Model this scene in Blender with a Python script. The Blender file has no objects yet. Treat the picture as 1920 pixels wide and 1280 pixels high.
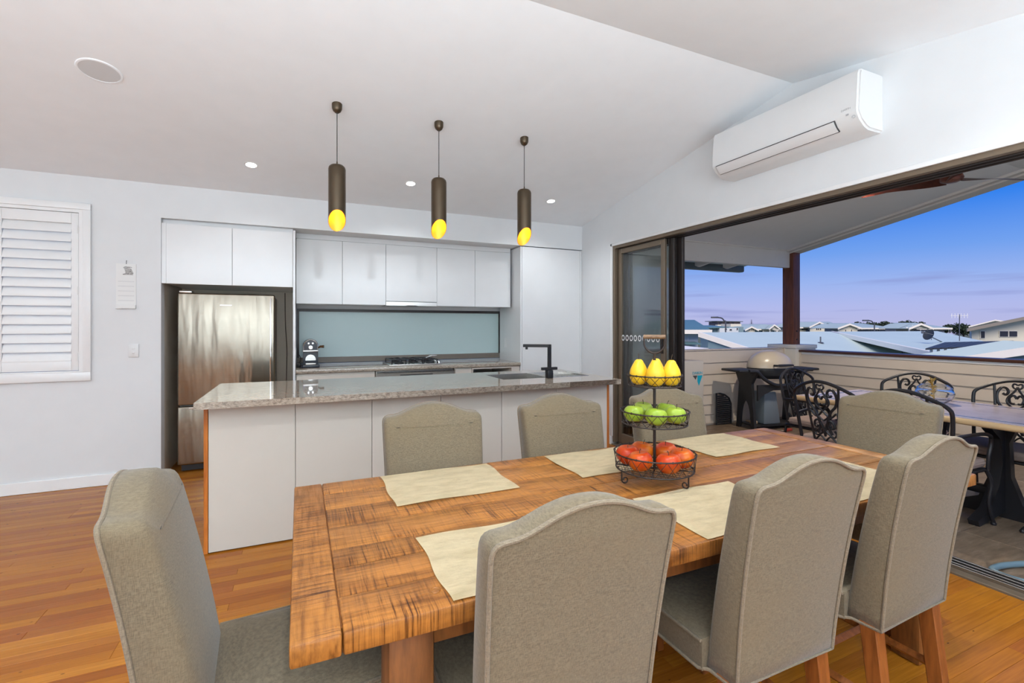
import bpy, bmesh, math, random
from mathutils import Vector, Matrix, noise as mnoise
random.seed(7)
PI = math.pi
SC = bpy.context.scene
COL = SC.collection

# ------------------------------------------------------------------ camera
cam_d = bpy.data.cameras.new('camera'); cam = bpy.data.objects.new('camera', cam_d); COL.objects.link(cam)
cam.location = (0, 0, 1.38)
cam.rotation_euler = (PI/2, 0, -math.atan2(398, 886.6))
cam_d.sensor_width = 36; cam_d.lens = 886.6/1920*36
cam_d.shift_y = -29/1920
cam_d.clip_start = .05; cam_d.clip_end = 600
SC.camera = cam
SC.view_settings.view_transform = 'Standard'; SC.view_settings.look = 'None'
SC.view_settings.gamma = 1; SC.view_settings.use_curve_mapping = False
SC.view_settings.exposure = 0.0

# ------------------------------------------------------------------ sky
W = bpy.data.worlds.new('dusk_sky'); SC.world = W; W.use_nodes = True
wn, wl = W.node_tree.nodes, W.node_tree.links; wn.clear()
wo = wn.new('ShaderNodeOutputWorld'); wb = wn.new('ShaderNodeBackground'); wl.new(wb.outputs[0], wo.inputs[0])
tc = wn.new('ShaderNodeTexCoord'); sx = wn.new('ShaderNodeSeparateXYZ'); wl.new(tc.outputs['Generated'], sx.inputs[0])
cr = wn.new('ShaderNodeValToRGB'); e = cr.color_ramp
e.elements[0].position = 0.0; e.elements[0].color = (.48, .49, .76, 1)
e.elements[1].position = 1.0; e.elements[1].color = (.03, .12, .50, 1)
for p, c in ((.035, (.44, .49, .83)), (.075, (.33, .46, .86)), (.125, (.17, .36, .86)), (.20, (.03, .22, .85)), (.45, (.02, .16, .66))):
    k = e.elements.new(p); k.color = c+(1,)
wl.new(sx.outputs['Z'], cr.inputs[0])
mp = wn.new('ShaderNodeMapping'); mp.inputs['Scale'].default_value = (1.9, 1.9, 30); wl.new(tc.outputs['Generated'], mp.inputs[0])
nz = wn.new('ShaderNodeTexNoise'); nz.inputs['Scale'].default_value = 1.5; nz.inputs['Detail'].default_value = 4; wl.new(mp.outputs[0], nz.inputs[0])
cr2 = wn.new('ShaderNodeValToRGB'); cr2.color_ramp.elements[0].position = .50; cr2.color_ramp.elements[0].color = (0, 0, 0, 1)
cr2.color_ramp.elements[1].position = .66; cr2.color_ramp.elements[1].color = (.75, .75, .75, 1); wl.new(nz.outputs[0], cr2.inputs[0])
fade = wn.new('ShaderNodeMapRange'); fade.inputs[1].default_value = .07; fade.inputs[2].default_value = .125; fade.inputs[3].default_value = 1; fade.inputs[4].default_value = 0
wl.new(sx.outputs['Z'], fade.inputs[0])
mu = wn.new('ShaderNodeMath'); mu.operation = 'MULTIPLY'; wl.new(cr2.outputs[0], mu.inputs[0]); wl.new(fade.outputs[0], mu.inputs[1])
mx = wn.new('ShaderNodeMixRGB'); wl.new(mu.outputs[0], mx.inputs[0]); wl.new(cr.outputs[0], mx.inputs[1]); mx.inputs[2].default_value = (.24, .27, .58, 1)
wl.new(mx.outputs[0], wb.inputs[0]); wb.inputs[1].default_value = 1.0

# ------------------------------------------------------------------ sun glow and large lights
def light(name, kind, loc, energy, color=(1, 1, 1), rot=(0, 0, 0), **kw):
    d = bpy.data.lights.new(name, kind); d.energy = energy; d.color = color
    for k, v in kw.items(): setattr(d, k, v)
    o = bpy.data.objects.new(name, d); COL.objects.link(o); o.location = loc; o.rotation_euler = rot
    return o
sun = light('dusk_glow', 'SUN', (-20, -30, 30), 4.3, (1, .86, .70), angle=math.radians(50))
sun.rotation_euler = Vector((.62, .55, -.75)).to_track_quat('-Z', 'Y').to_euler()
rear = light('rear_fill', 'AREA', (-1.0, -2.5, 1.25), 12, (.80, .92, 1), rot=(PI/2, 0, 0), shape='RECTANGLE', size=6.0, size_y=1.9)  # added soft fill behind the camera; the rear wall has no open window
bounce = light('flash_bounce', 'AREA', (-.4, -1.25, 1.0), 430, (.76, .905, 1), rot=(math.radians(184), 0, math.radians(-8)), shape='RECTANGLE', size=6.0, size_y=2.4)
left_l = light('left_fill', 'AREA', (-5.1, 1.6, 1.35), 26, (.82, .92, 1), rot=(PI/2, 0, -PI/2), shape='RECTANGLE', size=4.0, size_y=1.9)  # unseen area fill along the solid left wall, no window built there

# ------------------------------------------------------------------ materials
def srgb(*c):
    return tuple(((v/255)/12.92 if v/255 <= .04045 else ((v/255+.055)/1.055)**2.4) for v in c)
class NT:
    def __init__(s, name):
        s.m = bpy.data.materials.new(name); s.m.use_nodes = True
        s.n, s.l = s.m.node_tree.nodes, s.m.node_tree.links
        s.b = s.n['Principled BSDF']
    def new(s, t, **kw):
        x = s.n.new(t)
        for k, v in kw.items(): setattr(x, k, v)
        return x
    def link(s, a, b): s.l.new(a, b)
    def coord(s, kind='Object', scale=(1, 1, 1), rand=False):
        t = s.new('ShaderNodeTexCoord'); m = s.new('ShaderNodeMapping'); m.inputs['Scale'].default_value = scale
        if kind == 'Position':
            g = s.new('ShaderNodeNewGeometry'); s.link(g.outputs['Position'], m.inputs[0])
        else: s.link(t.outputs[kind], m.inputs[0])
        if rand:
            oi = s.new('ShaderNodeObjectInfo'); mm = s.new('ShaderNodeMath', operation='MULTIPLY'); mm.inputs[1].default_value = 37
            s.link(oi.outputs['Random'], mm.inputs[0]); cb = s.new('ShaderNodeCombineXYZ')
            for i in range(3): s.link(mm.outputs[0], cb.inputs[i])
            s.link(cb.outputs[0], m.inputs['Location'])
        return m.outputs[0]
    def noise(s, vec, scale=5, detail=3, rough=.5):
        x = s.new('ShaderNodeTexNoise'); x.inputs['Scale'].default_value = scale; x.inputs['Detail'].default_value = detail
        x.inputs['Roughness'].default_value = rough; s.link(vec, x.inputs['Vector']); return x.outputs[0]
    def ramp(s, fac, stops):
        r = s.new('ShaderNodeValToRGB'); el = r.color_ramp.elements
        while len(el) < len(stops): el.new(.5)
        for q, (p, c) in zip(el, stops):
            q.position = p; q.color = tuple(c)+(1,) if len(c) == 3 else c
        s.link(fac, r.inputs[0]); return r.outputs[0]
    def mix(s, fac, a, b, mode='MIX'):
        r = s.new('ShaderNodeMixRGB', blend_type=mode)
        for i, v in ((0, fac), (1, a), (2, b)):
            if isinstance(v, (int, float)): r.inputs[i].default_value = v
            elif isinstance(v, tuple): r.inputs[i].default_value = v+(1,)
            else: s.link(v, r.inputs[i])
        return r.outputs[0]
    def math(s, op, a, b=None):
        r = s.new('ShaderNodeMath', operation=op)
        for i, v in ((0, a), (1, b)):
            if v is None: continue
            if isinstance(v, (int, float)): r.inputs[i].default_value = v
            else: s.link(v, r.inputs[i])
        return r.outputs[0]
    def bump(s, h, strength=.2, dist=.002):
        b = s.new('ShaderNodeBump'); b.inputs['Strength'].default_value = strength; b.inputs['Distance'].default_value = dist
        s.link(h, b.inputs['Height']); s.link(b.outputs[0], s.b.inputs['Normal'])
    def set(s, **kw):
        for k, v in kw.items():
            k = {'color': 'Base Color', 'rough': 'Roughness', 'metal': 'Metallic', 'coat': 'Coat Weight', 'coatr': 'Coat Roughness', 'spec': 'Specular IOR Level', 'trans': 'Transmission Weight', 'emit': 'Emission Color', 'es': 'Emission Strength', 'alpha': 'Alpha', 'sheen': 'Sheen Weight', 'sss': 'Subsurface Weight'}.get(k, k)
            if isinstance(v, tuple) and len(v) == 3: v = v+(1,)
            if hasattr(v, 'is_linked') or hasattr(v, 'links'): s.link(v, s.b.inputs[k])
            else: s.b.inputs[k].default_value = v
        return s
def plain(name, c, rough=.5, metal=0, bump=0, bscale=200, **kw):
    t = NT(name); v = t.coord('Object')
    n = t.noise(v, 6, 3)
    t.set(color=t.mix(.06, c, t.mix(1.0, c, t.ramp(n, [(.3, (.75, .75, .75)), (.7, (1.15, 1.15, 1.15))]), 'MULTIPLY')), rough=rough, metal=metal, **kw)
    if bump: t.bump(t.noise(v, bscale, 2), bump)
    return t.m
M = {}
M['wall'] = plain('white_wall_paint', (.74, .75, .76), .55, bump=.05, bscale=350)
M['ceiling'] = plain('ceiling_paint', (.90, .925, .95), .7)
M['trim'] = plain('white_gloss_trim', (.84, .84, .84), .3)
M['gloss'] = plain('white_gloss_laminate', (.77, .775, .78), .07)
M['islandp'] = plain('warm_white_satin_laminate', (.57, .53, .47), .32)
M['bench_front'] = plain('cream_laminate', (.78, .71, .63), .25)
M['taupe'] = plain('taupe_niche_lining', (.76, .66, .53), .45)
M['bronze'] = plain('bronze_aluminium', srgb(120, 105, 88), .35, .3)
M['darkbronze'] = plain('dark_aluminium', (.035, .028, .026), .35, .3)
M['black'] = plain('black_metal', (.012, .012, .014), .38, .2)
M['blackp'] = plain('black_plastic', (.018, .019, .022), .5)
M['castiron'] = plain('cast_black_metal', (.016, .015, .018), .42, .3, bump=.1, bscale=80)
M['steel'] = plain('brushed_steel', (.62, .60, .57), .25, 1)
M['chrome'] = plain('chrome', (.8, .8, .8), .1, 1)
M['plastic'] = plain('white_plastic', (.74, .74, .74), .3)
M['plastic_grey'] = plain('grey_print', (.45, .45, .46), .5)
M['ink'] = plain('black_ink', (.05, .05, .05), .6)
M['teal_ink'] = plain('cyan_print', srgb(0, 160, 190), .5)
M['paper'] = plain('white_paper', (.80, .80, .79), .8)
M['wire'] = plain('rusty_brown_wire', (.035, .024, .02), .5, .5)
M['pendant'] = plain('bronze_pendant_metal', (.10, .073, .047), .33, .75)
M['cord'] = plain('black_flex', (.015, .013, .012), .6)
M['weather'] = plain('cream_weatherboard_paint', (.62, .54, .46), .5)
M['fascia'] = plain('white_fascia_paint', (.66, .64, .61), .5)
M['soffit'] = plain('grey_soffit_paint', (.78, .82, .86), .55)
M['deckwhite'] = plain('white_render', (.70, .66, .60), .6)
M['rail_brown'] = plain('brown_rail_paint', (.075, .03, .02), .35)
M['gutter'] = plain('slate_gutter', (.10, .13, .15), .5)
M['cushion_brown'] = plain('taupe_seat_cushion', (.30, .22, .19), .85, bump=.2, bscale=300)
M['hose'] = plain('blue_grey_hose', (.13, .20, .24), .4)
M['bbq_lid'] = plain('tan_enamel_lid', (.50, .43, .34), .28)
M['bbq_panel'] = plain('blue_grey_panel', (.16, .20, .24), .5)
M['red'] = plain('red_plastic', (.45, .05, .03), .5)
M['tanwood'] = plain('tan_brush', (.50, .36, .22), .6)
M['roof_blue'] = None
M['glass_clear'] = NT('clear_glass').set(color=(.95, .97, .97), rough=.02, trans=1.0).m
M['dot'] = plain('white_safety_print', (.8, .8, .8), .5)
M['gold'] = plain('gold_ornament', (.7, .5, .15), .25, .9)
M['stem'] = plain('brown_stalk', (.05, .03, .015), .7)
def emitter(name, c, s):
    t = NT(name); t.set(color=(.8, .8, .8), emit=c, es=s); return t.m
M['led'] = emitter('lamp_diffuser_glow', (1, .97, .92), 14)
M['ledwarm'] = emitter('warm_lamp_glow', (1, .78, .45), 14)
M['bulb'] = emitter('bulb_glow', (1, .62, .18), 30)

def floor_mat():
    t = NT('polished_hardwood_floor')
    oi = t.new('ShaderNodeObjectInfo')
    base = t.ramp(oi.outputs['Random'], [(0, srgb(146, 82, 28)), (.3, srgb(164, 100, 28)), (.55, srgb(174, 110, 32)), (.8, srgb(152, 86, 32)), (1, srgb(182, 118, 40))])
    v = t.coord('Position', (1.6, 42, 1)); g = t.noise(v, 2.2, 5, .6)
    base = t.mix(.55, base, t.mix(1.0, base, t.ramp(g, [(.25, (.55, .5, .45)), (.75, (1.3, 1.3, 1.25))]), 'MULTIPLY'))
    vo = t.new('ShaderNodeTexVoronoi'); vo.inputs['Scale'].default_value = 1; t.link(t.coord('Position', (7, 17, 1)), vo.inputs['Vector'])
    sp = t.ramp(vo.outputs['Distance'], [(.035, (0, 0, 0)), (.06, (1, 1, 1))])
    base = t.mix(1.0, base, t.mix(.75, (1., 1., 1.), sp), 'MULTIPLY')
    t.set(color=base, rough=t.ramp(g, [(.2, (.17, .17, .17)), (.8, (.27, .27, .27))]), spec=.16)
    t.bump(t.noise(t.coord('Position', (1, 9, 1)), 3, 2), .12, .003)
    return t.m
M['floor'] = floor_mat()
def table_mat(axis):
    t = NT('rough_sawn_timber_'+axis)
    a = 0 if axis == 'x' else 1
    oi = t.new('ShaderNodeObjectInfo')
    base = t.ramp(oi.outputs['Random'], [(0, srgb(140, 90, 40)), (.5, srgb(162, 107, 50)), (1, srgb(150, 96, 44))])
    sl = [30, 30, 8]; sl[a] = 2.2
    grain = t.noise(t.coord('Position', tuple(sl)), 3, 5, .65)
    base = t.mix(.7, base, t.mix(1.0, base, t.ramp(grain, [(.33, (.38, .30, .22)), (.48, (.92, .90, .86)), (.72, (1.38, 1.34, 1.26))]), 'MULTIPLY'))
    ss = [2.2, 2.2, 2]; ss[a] = 75
    saw = t.noise(t.coord('Position', tuple(ss), rand=True), 2.2, 5, .7)
    ss2 = [3.5, 3.5, 2]; ss2[a] = 16
    saw2 = t.noise(t.coord('Position', tuple(ss2), rand=True), 2.5, 2, .5)
    patch = t.ramp(t.noise(t.coord('Position', (2.5, 4, 1), rand=True), 1.6, 2), [(.40, (0, 0, 0)), (.6, (1, 1, 1))])
    dark = t.ramp(saw, [(.38, (.22, .15, .10)), (.46, (.85, .80, .75)), (.60, (1.22, 1.2, 1.12))])
    base = t.mix(t.math('ADD', t.math('MULTIPLY', patch, .7), .25), base, t.mix(1.0, base, dark, 'MULTIPLY'))
    blot = t.ramp(t.noise(t.coord('Position', (3, 9, 1), rand=True), 1.5, 3), [(.34, (.5, .42, .36)), (.5, (1, 1, 1))])
    base = t.mix(.6, base, t.mix(1.0, base, blot, 'MULTIPLY'))
    t.set(color=base, rough=t.ramp(grain, [(.3, (.42, .42, .42)), (.7, (.27, .27, .27))]), spec=.4)
    h = t.math('ADD', t.math('MULTIPLY', saw, t.math('ADD', t.math('MULTIPLY', patch, .8), .25)), t.math('MULTIPLY', saw2, .7))
    t.bump(t.math('ADD', h, t.math('MULTIPLY', grain, .4)), .75, .0035)
    return t.m
M['table_x'] = table_mat('x'); M['table_y'] = table_mat('y')
def wood(name, c1, c2, sc=(3, 30, 3), rough=.4, kind='Object'):
    t = NT(name); g = t.noise(t.coord(kind, sc), 2, 5, .6)
    t.set(color=t.ramp(g, [(.3, c1), (.7, c2)]), rough=rough); t.bump(g, .15, .002); return t.m
M['legwood'] = wood('orange_stained_leg_timber', srgb(104, 54, 20), srgb(150, 86, 38), (24, 24, 3), .38)
M['tableleg'] = wood('dark_stained_table_timber', srgb(96, 56, 26), srgb(140, 86, 42), (20, 20, 3), .45)
M['endwood'] = wood('orange_timber_end_panel', srgb(150, 78, 25), srgb(200, 118, 45), (20, 20, 2), .3)
M['post'] = wood('oiled_merbau_post', srgb(84, 45, 30), srgb(128, 74, 48), (18, 18, 2), .5)
M['fanwood'] = wood('walnut_fan_blade', srgb(70, 38, 34), srgb(112, 62, 50), (8, 8, 8), .3)
M['handlewood'] = wood('worn_handle_wood', srgb(90, 66, 46), srgb(130, 100, 72), (10, 60, 60), .6)
def granite():
    t = NT('polished_speckled_granite')
    v = t.coord('Position', (1.0, 2.6, 2.2))
    n1 = t.noise(v, 34, 6, .75); n2 = t.noise(v, 130, 3, .7); n3 = t.noise(t.coord('Position', (1, 5, 3)), 6, 3)
    c = t.ramp(n1, [(.34, (.05, .035, .026)), (.43, (.22, .16, .115)), (.53, (.46, .37, .28)), (.68, (.64, .54, .43))])
    c = t.mix(.35, c, t.ramp(n2, [(.35, (.05, .04, .035)), (.6, (.55, .5, .44))]))
    c = t.mix(.2, c, t.ramp(n3, [(.35, (.12, .09, .07)), (.65, (.5, .44, .36))]))
    t.set(color=c, rough=.045, spec=.75); return t.m
M['granite'] = granite()
def fabric(name, c, tint):
    t = NT(name)
    v = t.coord('Object', (1, 1, 1))
    w1 = t.noise(t.coord('Object', (700, 700, 90)), 1, 2); w2 = t.noise(t.coord('Object', (90, 90, 700)), 1, 2)
    big = t.noise(v, 3.5, 3)
    col = t.mix(t.ramp(t.math('MULTIPLY', t.math('ADD', w1, w2), .5), [(.38, (0, 0, 0)), (.62, (1, 1, 1))]), tuple(x*.72 for x in c), tuple(min(1, x*1.2) for x in c))
    col = t.mix(t.math('MULTIPLY', t.ramp(big, [(.5, (0, 0, 0)), (.7, (1, 1, 1))]), .35), col, tint)
    t.set(color=col, rough=.9, spec=.2, sheen=.15)
    t.bump(t.math('ADD', w1, w2), .25, .0008); return t.m
M['linen'] = fabric('oatmeal_linen', (.162, .126, .080), (.180, .131, .072))
M['piping'] = fabric('linen_piping', (.205, .16, .11), (.205, .15, .09))
def placemat_mat():
    t = NT('cream_cotton'); v = t.coord('Object')
    cre = t.noise(t.coord('Object', (4, 9, 1), rand=True), 3, 4, .6)
    t.set(color=t.ramp(cre, [(.3, (.71, .57, .33)), (.6, (.84, .69, .43))]), rough=.85, spec=.2, sheen=.1)
    t.bump(t.math('ADD', cre, t.math('MULTIPLY', t.noise(v, 500, 2), .05)), 1.0, .006); return t.m
M['mat'] = placemat_mat()
def steel_wavy():
    t = NT('stainless_fridge_steel')
    n = t.noise(t.coord('Object', (5.5, 1, .9)), 1.6, 2, .4)
    br = t.noise(t.coord('Object', (1, 1, 400)), 2, 2)
    t.set(color=(.29, .255, .205), metal=1, rough=t.ramp(br, [(.3, (.19, .19, .19)), (.7, (.26, .26, .26))]))
    t.bump(n, .35, .05); return t.m
M['fridge'] = steel_wavy()
def apple(name, a, b, c):
    t = NT(name); v = t.coord('Object', (1, 1, .22), rand=True)
    n = t.noise(v, 30, 4, .6); big = t.noise(t.coord('Object', (1, 1, 1), rand=True), 11, 2)
    t.set(color=t.mix(t.ramp(n, [(.35, (0, 0, 0)), (.65, (1, 1, 1))]), t.mix(t.ramp(big, [(.4, (0, 0, 0)), (.62, (1, 1, 1))]), a, b), c), rough=.33, spec=.3); return t.m
M['red_apple'] = apple('red_apple_skin', (.42, .020, .004), (.60, .15, .008), (.48, .06, .006))
M['green_apple'] = apple('green_apple_skin', (.20, .30, .02), (.30, .36, .04), (.26, .35, .03))
M['pear'] = apple('yellow_pear_skin', (.72, .42, .02), (.62, .40, .03), (.78, .46, .02))
def tile_mat():
    t = NT('brown_slate_tile'); n = t.noise(t.coord('Position', (2, 9, 1)), 2.5, 5, .65)
    oi = t.new('ShaderNodeObjectInfo')
    c = t.ramp(n, [(.3, srgb(92, 78, 64)), (.55, srgb(126, 108, 90)), (.75, srgb(150, 132, 114))])
    c = t.mix(.4, c, t.mix(1.0, c, t.ramp(oi.outputs['Random'], [(0, (.7, .7, .72)), (1, (1.25, 1.2, 1.15))]), 'MULTIPLY'))
    t.set(color=c, rough=.38); t.bump(n, .2, .003); return t.m
M['tile'] = tile_mat()
M['grout'] = plain('pale_grout', (.30, .27, .23), .8)
def stone_top():
    t = NT('pink_grey_marble_top'); n = t.noise(t.coord('Position', (1, 1, 1)), 9, 6, .7)
    t.set(color=t.ramp(n, [(.3, (.36, .28, .26)), (.6, (.50, .42, .39))]), rough=.3); return t.m
M['marble'] = stone_top()
M['slate_band'] = plain('slate_inlay', (.16, .16, .18), .2)
M['beige_edge'] = plain('beige_stone_edge', (.50, .34, .18), .35)
def frosted():
    t = NT('frosted_window_glass')
    tr = t.new('ShaderNodeBsdfTranslucent'); tr.inputs[0].default_value = (.62, .78, .76, 1)
    df = t.new('ShaderNodeBsdfDiffuse'); df.inputs[0].default_value = (.74, .88, .85, 1)
    gl = t.new('ShaderNodeBsdfGlossy'); gl.inputs[0].default_value = (.8, .8, .8, 1); gl.inputs['Roughness'].default_value = .3
    m1 = t.new('ShaderNodeMixShader'); m1.inputs[0].default_value = .30; t.link(df.outputs[0], m1.inputs[1]); t.link(tr.outputs[0], m1.inputs[2])
    m2 = t.new('ShaderNodeMixShader'); m2.inputs[0].default_value = .05; t.link(m1.outputs[0], m2.inputs[1]); t.link(gl.outputs[0], m2.inputs[2])
    t.link(m2.outputs[0], t.n['Material Output'].inputs[0]); return t.m
M['frosted'] = frosted()
def pane():
    t = NT('thin_window_glass')
    tr = t.new('ShaderNodeBsdfTransparent'); tr.inputs[0].default_value = (.90, .92, .92, 1)
    gl = t.new('ShaderNodeBsdfGlossy'); gl.inputs[0].default_value = (1, 1, 1, 1); gl.inputs['Roughness'].default_value = .02
    lw = t.new('ShaderNodeLayerWeight'); lw.inputs[0].default_value = .5
    f5 = t.math('ADD', t.math('MULTIPLY', t.math('POWER', lw.outputs['Facing'], 5), .8), .04)
    m2 = t.new('ShaderNodeMixShader'); t.link(f5, m2.inputs[0]); t.link(tr.outputs[0], m2.inputs[1]); t.link(gl.outputs[0], m2.inputs[2])
    t.link(m2.outputs[0], t.n['Material Output'].inputs[0]); return t.m
M['pane'] = pane()
def mesh_screen():
    t = NT('grey_insect_mesh')
    tr = t.new('ShaderNodeBsdfTransparent'); tr.inputs[0].default_value = (.9, .9, .9, 1)
    df = t.new('ShaderNodeBsdfDiffuse'); df.inputs[0].default_value = (.40, .40, .39, 1)
    m2 = t.new('ShaderNodeMixShader'); m2.inputs[0].default_value = .6; t.link(tr.outputs[0], m2.inputs[1]); t.link(df.outputs[0], m2.inputs[2])
    t.link(m2.outputs[0], t.n['Material Output'].inputs[0]); return t.m
M['screen'] = mesh_screen()
M['gold_in'] = NT('gold_leaf_lining').set(color=(.95, .50, .05), metal=.3, rough=.38).m
def corrugated(name, c):
    t = NT(name); v = t.coord('Object')
    n = t.noise(v, .35, 3); t.set(color=t.mix(.25, c, t.mix(1.0, c, t.ramp(n, [(.3, (.8, .82, .84)), (.7, (1.1, 1.1, 1.08))]), 'MULTIPLY')), rough=.45)
    return t.m
M['roof_blue'] = corrugated('pale_blue_steel_roof', (.53, .65, .60))
M['roof_grey'] = corrugated('blue_grey_steel_roof', (.40, .50, .48))
M['roof_teal'] = corrugated('teal_steel_roof', (.10, .20, .22))
M['cream'] = plain('cream_house_paint', (.72, .70, .58), .6)
M['whitewall'] = plain('pale_grey_house_paint', (.60, .66, .70), .6)
M['tealwall'] = plain('blue_grey_cladding', (.19, .29, .33), .6)
M['greywall'] = plain('grey_house_cladding', (.33, .33, .35), .6)
M['brownwall'] = plain('brown_house_cladding', (.16, .13, .13), .6)
M['white_barge'] = plain('white_barge_paint', (.85, .83, .76), .5)
M['win_dark'] = plain('dark_window_glass', (.03, .035, .05), .15)
M['leaf'] = plain('dark_leaf', (.025, .045, .022), .7)
M['trunk'] = plain('grey_bark', (.09, .07, .055), .9)
M['solar'] = plain('solar_cell', (.04, .045, .05), .55)
M['ground'] = plain('grassed_ground', (.10, .12, .07), .9)
M['galv'] = plain('galvanised_pole', (.10, .11, .13), .5, .4)

# ------------------------------------------------------------------ geometry helpers
OFF = {}
class MB:
    """collects shapes; build() links them as ONE mesh object"""
    def __init__(s): s.bm = bmesh.new()
    def poly(s, pts, faces):
        vs = [s.bm.verts.new(p) for p in pts]
        for f in faces:
            try: s.bm.faces.new([vs[i] for i in f]).normal_update()
            except ValueError: pass
        return vs
    def box(s, x0, x1, y0, y1, z0, z1, bevel=0, seg=2, mat=None):
        if x0 > x1: x0, x1 = x1, x0
        if y0 > y1: y0, y1 = y1, y0
        if z0 > z1: z0, z1 = z1, z0
        vs = s.poly([(x0, y0, z0), (x1, y0, z0), (x1, y1, z0), (x0, y1, z0), (x0, y0, z1), (x1, y0, z1), (x1, y1, z1), (x0, y1, z1)],
                    [(0, 3, 2, 1), (4, 5, 6, 7), (0, 1, 5, 4), (1, 2, 6, 5), (2, 3, 7, 6), (3, 0, 4, 7)])
        if bevel:
            ed = {e_ for v in vs for e_ in v.link_edges}
            r = bmesh.ops.bevel(s.bm, geom=list(ed), offset=bevel, segments=seg, profile=.5, affect='EDGES', clamp_overlap=True)
            vs = list({v for f in r['faces'] for v in f.verts} | {v for v in vs if v.is_valid})
        if mat is not None:
            for v in vs: v.co = mat @ v.co
        return vs
    def prism(s, pts, h, axis='z', a=0.0, mat=None):
        """extrude a 2-D polygon from a to h along axis"""
        def P(p, t):
            return {'z': (p[0], p[1], t), 'y': (p[0], t, p[1]), 'x': (t, p[0], p[1])}[axis]
        n = len(pts)
        vs = s.poly([P(p, a) for p in pts]+[P(p, h) for p in pts], [tuple(range(n))[::-1], tuple(range(n, 2*n))]+[(i, (i+1) % n, n+(i+1) % n, n+i) for i in range(n)])
        if mat is not None:
            for v in vs: v.co = mat @ v.co
        return vs
    def tube(s, pts, r, n=8, closed=False, cap=True, flat=1.0):
        pts = [Vector(p) for p in pts]; m = len(pts)
        rs = r if isinstance(r, (list, tuple)) else [r]*m
        rings = []; prev = None
        for i, p in enumerate(pts):
            if closed: d = pts[(i+1) % m]-pts[i-1]
            else: d = pts[min(i+1, m-1)]-pts[max(i-1, 0)]
            d.normalize()
            if prev is None:
                up = Vector((0, 0, 1)) if abs(d.z) < .9 else Vector((1, 0, 0))
                a = d.cross(up).normalized()
            else:
                a = prev-d*prev.dot(d)
                a = a.normalized() if a.length > 1e-6 else d.orthogonal().normalized()
            prev = a; b = d.cross(a)
            rings.append([s.bm.verts.new(p+(a*math.cos(2*PI*k/n)+b*math.sin(2*PI*k/n)*flat)*rs[i]) for k in range(n)])
        for i in range(m if closed else m-1):
            A, B = rings[i], rings[(i+1) % m]
            for k in range(n): s.bm.faces.new((A[k], A[(k+1) % n], B[(k+1) % n], B[k]))
        if cap and not closed:
            s.bm.faces.new(rings[0][::-1]); s.bm.faces.new(rings[-1])
        return [v for q in rings for v in q]
    def lathe(s, prof, c=(0, 0, 0), n=24, sx=1, sy=1, mat=None, close=False):
        rings = []; allv = []
        for r, z in prof:
            if r < 1e-6:
                v = s.bm.verts.new((c[0], c[1], c[2]+z)); rings.append([v]); allv.append(v)
            else:
                q = [s.bm.verts.new((c[0]+r*sx*math.cos(2*PI*k/n), c[1]+r*sy*math.sin(2*PI*k/n), c[2]+z)) for k in range(n)]; rings.append(q); allv += q
        pairs = list(zip(rings[:-1], rings[1:]))
        if close: pairs.append((rings[-1], rings[0]))
        for A, B in pairs:
            for k in range(n):
                k2 = (k+1) % n
                if len(A) == 1 and len(B) == 1: continue
                if len(A) == 1: f = (A[0], B[k2], B[k])
                elif len(B) == 1: f = (A[k], A[k2], B[0])
                else: f = (A[k], A[k2], B[k2], B[k])
                s.bm.faces.new(f)
        if mat is not None:
            for v in allv: v.co = mat @ v.co
        return allv
    def grid(s, f, nu, nv):
        vs = [[s.bm.verts.new(f(i/nu, j/nv)) for j in range(nv+1)] for i in range(nu+1)]
        for i in range(nu):
            for j in range(nv): s.bm.faces.new((vs[i][j], vs[i+1][j], vs[i+1][j+1], vs[i][j+1]))
        return vs
    def build(s, name, mat, parent=None, local=False, sharp=.55, origin=None):
        off = Vector((0, 0, 0)) if (local or parent is None) else Vector(OFF.get(parent.name, (0, 0, 0)))
        loc = Vector((0, 0, 0))
        if origin is not None:
            loc = Vector(origin)-off
            bmesh.ops.translate(s.bm, verts=s.bm.verts, vec=-Vector(origin))
        elif off.length: bmesh.ops.translate(s.bm, verts=s.bm.verts, vec=-off)
        bmesh.ops.recalc_face_normals(s.bm, faces=s.bm.faces)
        for f in s.bm.faces: f.smooth = True
        for e_ in s.bm.edges:
            if len(e_.link_faces) == 2:
                if e_.calc_face_angle(0) > sharp: e_.smooth = False
        me = bpy.data.meshes.new(name); s.bm.to_mesh(me); s.bm.free()
        o = bpy.data.objects.new(name, me); COL.objects.link(o)
        if mat is not None:
            for m_ in (mat if isinstance(mat, list) else [mat]): me.materials.append(m_)
        o.location = loc
        if parent is not None:
            o.parent = parent
        base = Vector(OFF.get(parent.name, (0, 0, 0))) if parent is not None else Vector((0, 0, 0))
        OFF[o.name] = tuple(base+loc)
        return o
def thing(name, label, cat, loc=(0, 0, 0), rotz=0, group=None):
    o = bpy.data.objects.new(name, None); COL.objects.link(o); o.empty_display_size = .1
    o.location = loc; o.rotation_euler = (0, 0, rotz); OFF[o.name] = tuple(loc)
    return tag(o, label, cat, group)
def tag(o, label, cat, group=None, kind=None):
    o['label'] = label; o['category'] = cat
    if group: o['group'] = group
    if kind: o['kind'] = kind
    return o
def struct(o, label=None):
    o['kind'] = 'structure'
    if label: o['label'] = label
    return o
def dup(root, loc, rotz, label=None):
    r = root.copy(); COL.objects.link(r); r.location = loc; r.rotation_euler = (0, 0, rotz)
    if label: r['label'] = label
    for ch in list(root.children):
        c = ch.copy(); COL.objects.link(c); c.parent = r
        for g in list(ch.children):
            d = g.copy(); COL.objects.link(d); d.parent = c
    return r
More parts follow.
